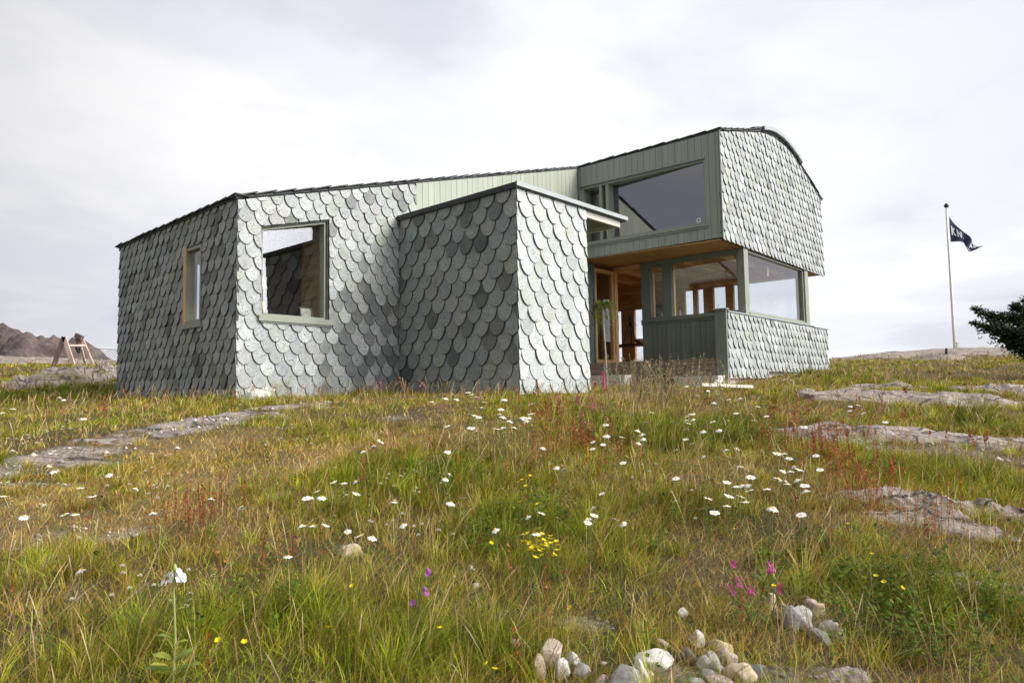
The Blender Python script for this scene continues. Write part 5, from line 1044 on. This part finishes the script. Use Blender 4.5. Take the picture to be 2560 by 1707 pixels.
# tall white-flowered plant at the lower left
p = ground_at(437, 1430, .36); z0 = float(terr(p.x, p.y)); wf = thing('white_rocket', 'tall pale stem with a white flower head and yellowish leaves in the lower left foreground', 'flower', (p.x, p.y, z0)); hh = p.z - z0
MB().tube([(.0, 0, 0), (.006, 0, hh * .4), (-.002, 0, hh * .8), (0, 0, hh + .02)], [.0045, .004, .0035, .002], 7).build('stem', plain('pale_stem', (.30, .33, .10), .5), wf)
q = MB()
for k in range(22):                                    # two loose lobes of four-petalled blossoms with a green bud between them
    lobe = -1 if k < 8 else 1; c_ = Vector((lobe * random.uniform(.010, .036), random.uniform(-.02, .02), hh + random.uniform(-.030, .004) - (.010 if lobe < 0 else 0))); n_ = Vector((lobe * random.uniform(.2, 1), random.uniform(-1.2, .2), random.uniform(.1, 1))).normalized(); e1 = n_.orthogonal().normalized(); e2 = n_.cross(e1)
    for m_ in range(4):
        b_ = m_ * 1.5708 + k; d_ = e1 * math.cos(b_) + e2 * math.sin(b_); s_ = n_.cross(d_); q.add([c_, c_ + d_ * .007 + s_ * .006 + n_ * .002, c_ + d_ * .012 + n_ * .001, c_ + d_ * .007 - s_ * .006 + n_ * .002], [(0, 1, 2, 3)])
MB().lathe([(.0005, -.012), (.006, -.006), (.0075, .004), (.004, .012), (.0005, .016)], (0, 0, hh + .012), 9).build('bud', plain('green_bud', (.32, .38, .10), .6), wf, True)
q.build('flower_head', M_PET, wf)
for k, (zz, a, ln) in enumerate([(.30, .3, .05), (.36, 3.4, .06), (.16, 2.9, .085), (.20, .1, .075), (.12, 1.2, .09), (.10, 4.3, .09), (.25, 5.2, .06), (.05, 3.2, .10), (.06, .2, .10), (.6, .5, .04), (.7, 3.0, .03)]):
    zz *= hh if zz < .5 else hh; d_ = Vector((math.cos(a), math.sin(a) * .6, .45)).normalized(); s_ = d_.cross(Vector((0, 0, 1))).normalized() * ln * .24; c_ = Vector((0, 0, zz + .02))
    MB().add([c_, c_ + d_ * ln * .35 + s_ * .8, c_ + d_ * ln * .7 + s_ - Vector((0, 0, ln * .08)), c_ + d_ * ln - Vector((0, 0, ln * .22)), c_ + d_ * ln * .7 - s_ - Vector((0, 0, ln * .08)), c_ + d_ * ln * .35 - s_ * .8], [(0, 1, 2, 5), (5, 2, 4), (2, 3, 4)], random.choice([(.34, .38, .06), (.42, .42, .08), (.20, .26, .05)])).build('leaf', M_LEAF, wf)

# small grafted weeping tree in front of the porch
p = at_depth(1515, 975, 14.3); p.z = float(terr(p.x, p.y)); tz = at_depth(1513, 752, 14.3).z - p.z
wt = thing('weeping_tree', 'small weeping tree with a mop of drooping twigs on a bare stem by the porch', 'tree', p)
MB().tube([(0.02, 0, -.1), (.01, 0, tz * .4), (-.02, 0, tz * .75), (-.03, 0, tz * .93)], [.021, .019, .018, .022], 8).build('trunk', plain('pale_bark', (.42, .33, .29), .8, .2, 20), wt, True)
q = MB(); tw = MB()
for k in range(46):
    a = k * 2.4 + random.uniform(-.3, .3); R = random.uniform(.14, .42); up = random.uniform(.04, .13); dn = random.uniform(.15, .62); pts = []
    for i in range(9):
        t_ = i / 8; pts.append(Vector((-.03 + R * math.sin(t_ * 1.65) * math.cos(a), R * math.sin(t_ * 1.65) * math.sin(a), tz * .92 + up * math.sin(t_ * 3.14) * 1.6 - dn * t_ ** 2.4)))
    tw.tube(pts, [.008, .007, .006, .005, .004, .004, .003, .003, .002], 5, random.choice([(.16, .15, .07), (.30, .17, .08), (.20, .22, .08)]))
    for i in range(26):
        t_ = random.uniform(.1, 1) ; f_ = t_ * 8; i0 = min(7, int(f_)); c_ = pts[i0].lerp(pts[i0 + 1], f_ - i0); dens = 1 if t_ < .55 else .55
        if random.random() > dens: continue
        d_ = Vector((random.gauss(0, 1), random.gauss(0, 1), random.gauss(-.2, .7))).normalized(); s_ = d_.cross(Vector((.3, .2, 1))).normalized() * .017; l_ = random.uniform(.035, .07)
        q.add([c_, c_ + d_ * l_ * .5 + s_, c_ + d_ * l_, c_ + d_ * l_ * .5 - s_], [(0, 1, 2, 3)], random.choice([(.22, .30, .05), (.28, .34, .06), (.15, .22, .04), (.38, .28, .08), (.17, .24, .05)]))
cr = q.build('crown', M_LEAF, wt); tw.build('twigs', M_LEAF, cr)
tie = MB()
for dx in (-.10, .16, .5): tie.tube([(0, 0, tz * .24), (dx, .05, .06)], .007, 4)
tie.tube([(-.03, -.03, tz * .245), (.04, -.03, tz * .25)], .02, 5); tie.build('guy_cord', plain('teal_cord', (.04, .22, .20), .6), wt)
# dry weeds beside the concrete step
q = MB(); p = ground_at(1660, 1012)
for k in range(140):
    x0, y0 = random.gauss(0, .42), random.gauss(.1, .30); h_ = random.uniform(.25, .62); zz = float(terr(p.x + x0, p.y + y0)) - p.z; lx, ly = random.gauss(0, .1), random.gauss(0, .1); c_ = random.choice([(.34, .27, .16), (.28, .21, .12), (.17, .19, .08), (.40, .33, .20)])
    pts = [Vector((x0, y0, zz)), Vector((x0 + lx * .4, y0 + ly * .4, zz + h_ * .55)), Vector((x0 + lx, y0 + ly, zz + h_))]; q.tube(pts, [.004, .003, .002], 3, c_)
    for i in range(14):
        t_ = random.uniform(.35, 1); b_ = pts[0].lerp(pts[2], t_); d_ = Vector((random.gauss(0, 1), random.gauss(0, 1), random.gauss(.4, .6))).normalized(); s_ = d_.orthogonal().normalized() * .005; l_ = random.uniform(.02, .05); q.add([b_, b_ + d_ * l_ * .5 + s_, b_ + d_ * l_, b_ + d_ * l_ * .5 - s_], [(0, 1, 2, 3)], tuple(v * random.uniform(.7, 1.2) for v in c_))
o = q.build('dry_weeds', M_GRASS); o.location = p; tag(o, 'tall dry bushy weeds beside the concrete step', None, None, 'stuff')

# dark windswept tree at the right edge: trunk outside the frame, limbs reaching left
YB = 15.0
tb = at_depth(2640, 900, YB); tb.z = float(terr(tb.x, tb.y)); rt = thing('windswept_tree', 'dark dense evergreen reaching into the picture from the right edge', 'tree', tb)
def TL(px, py, Y=YB): return at_depth(px, py, Y) - tb
MB().tube([(0, 0, -.2), (-.03, 0, .3), TL(2640, 850), TL(2650, 780)], [.13, .11, .09, .05], 9).build('trunk', plain('dark_bark', (.06, .045, .035), .9, .3, 12), rt, True)
limbs = [[(2640, 870), (2570, 850), (2500, 812), (2436, 769)], [(2640, 870), (2560, 860), (2500, 835), (2434, 806)], [(2645, 840), (2590, 810), (2550, 780), (2540, 762)], [(2650, 820), (2620, 780), (2590, 752), (2570, 748)], [(2640, 880), (2590, 872), (2548, 848), (2520, 838)], [(2640, 880), (2590, 880), (2545, 866), (2510, 850)], [(2660, 830), (2700, 790), (2740, 760)], [(2650, 850), (2610, 815), (2570, 800), (2500, 790)], [(2650, 850), (2600, 845), (2540, 830), (2470, 815)], [(2650, 850), (2720, 850), (2780, 830)], [(2650, 880), (2610, 890), (2575, 880)], [(2650, 800), (2660, 750), (2690, 720)], [(2640, 860), (2580, 835), (2520, 800), (2470, 785)]]
q = MB(); tw = MB()
for li, lm in enumerate(limbs):
    pts = [TL(px, py, YB + random.uniform(-.3, .3) * (k > 0)) for k, (px, py) in enumerate(lm)]; tw.tube(pts, [.05, .03, .018, .008][:len(pts)] if len(pts) > 3 else [.05, .03, .01], 6, (.05, .04, .03))
    for k in range(520):
        f_ = random.uniform(.3, len(pts) - 1); i0 = min(len(pts) - 2, int(f_)); c_ = pts[i0].lerp(pts[i0 + 1], f_ - i0); thick = .21 * (1 - f_ / (len(pts) - 1)) ** .8 + .035
        c_ = c_ + Vector((random.gauss(0, 1), random.gauss(0, 1.6), random.gauss(0, .8))) * thick * .7
        for m_ in range(4):
            d_ = Vector((random.gauss(-.5, .8), random.gauss(0, .8), random.gauss(.25, .7))).normalized(); s_ = d_.orthogonal().normalized() * .021; l_ = random.uniform(.035, .075); b_ = c_ + Vector((random.gauss(0, .015), random.gauss(0, .015), random.gauss(0, .015)))
            q.add([b_, b_ + d_ * l_ * .5 + s_, b_ + d_ * l_, b_ + d_ * l_ * .5 - s_], [(0, 1, 2, 3)], random.choice([(.026, .048, .017), (.042, .068, .022), (.062, .095, .028), (.020, .036, .014)]))
cr = q.build('crown', M_LEAF, rt); tw.build('limbs', M_LEAF, cr)
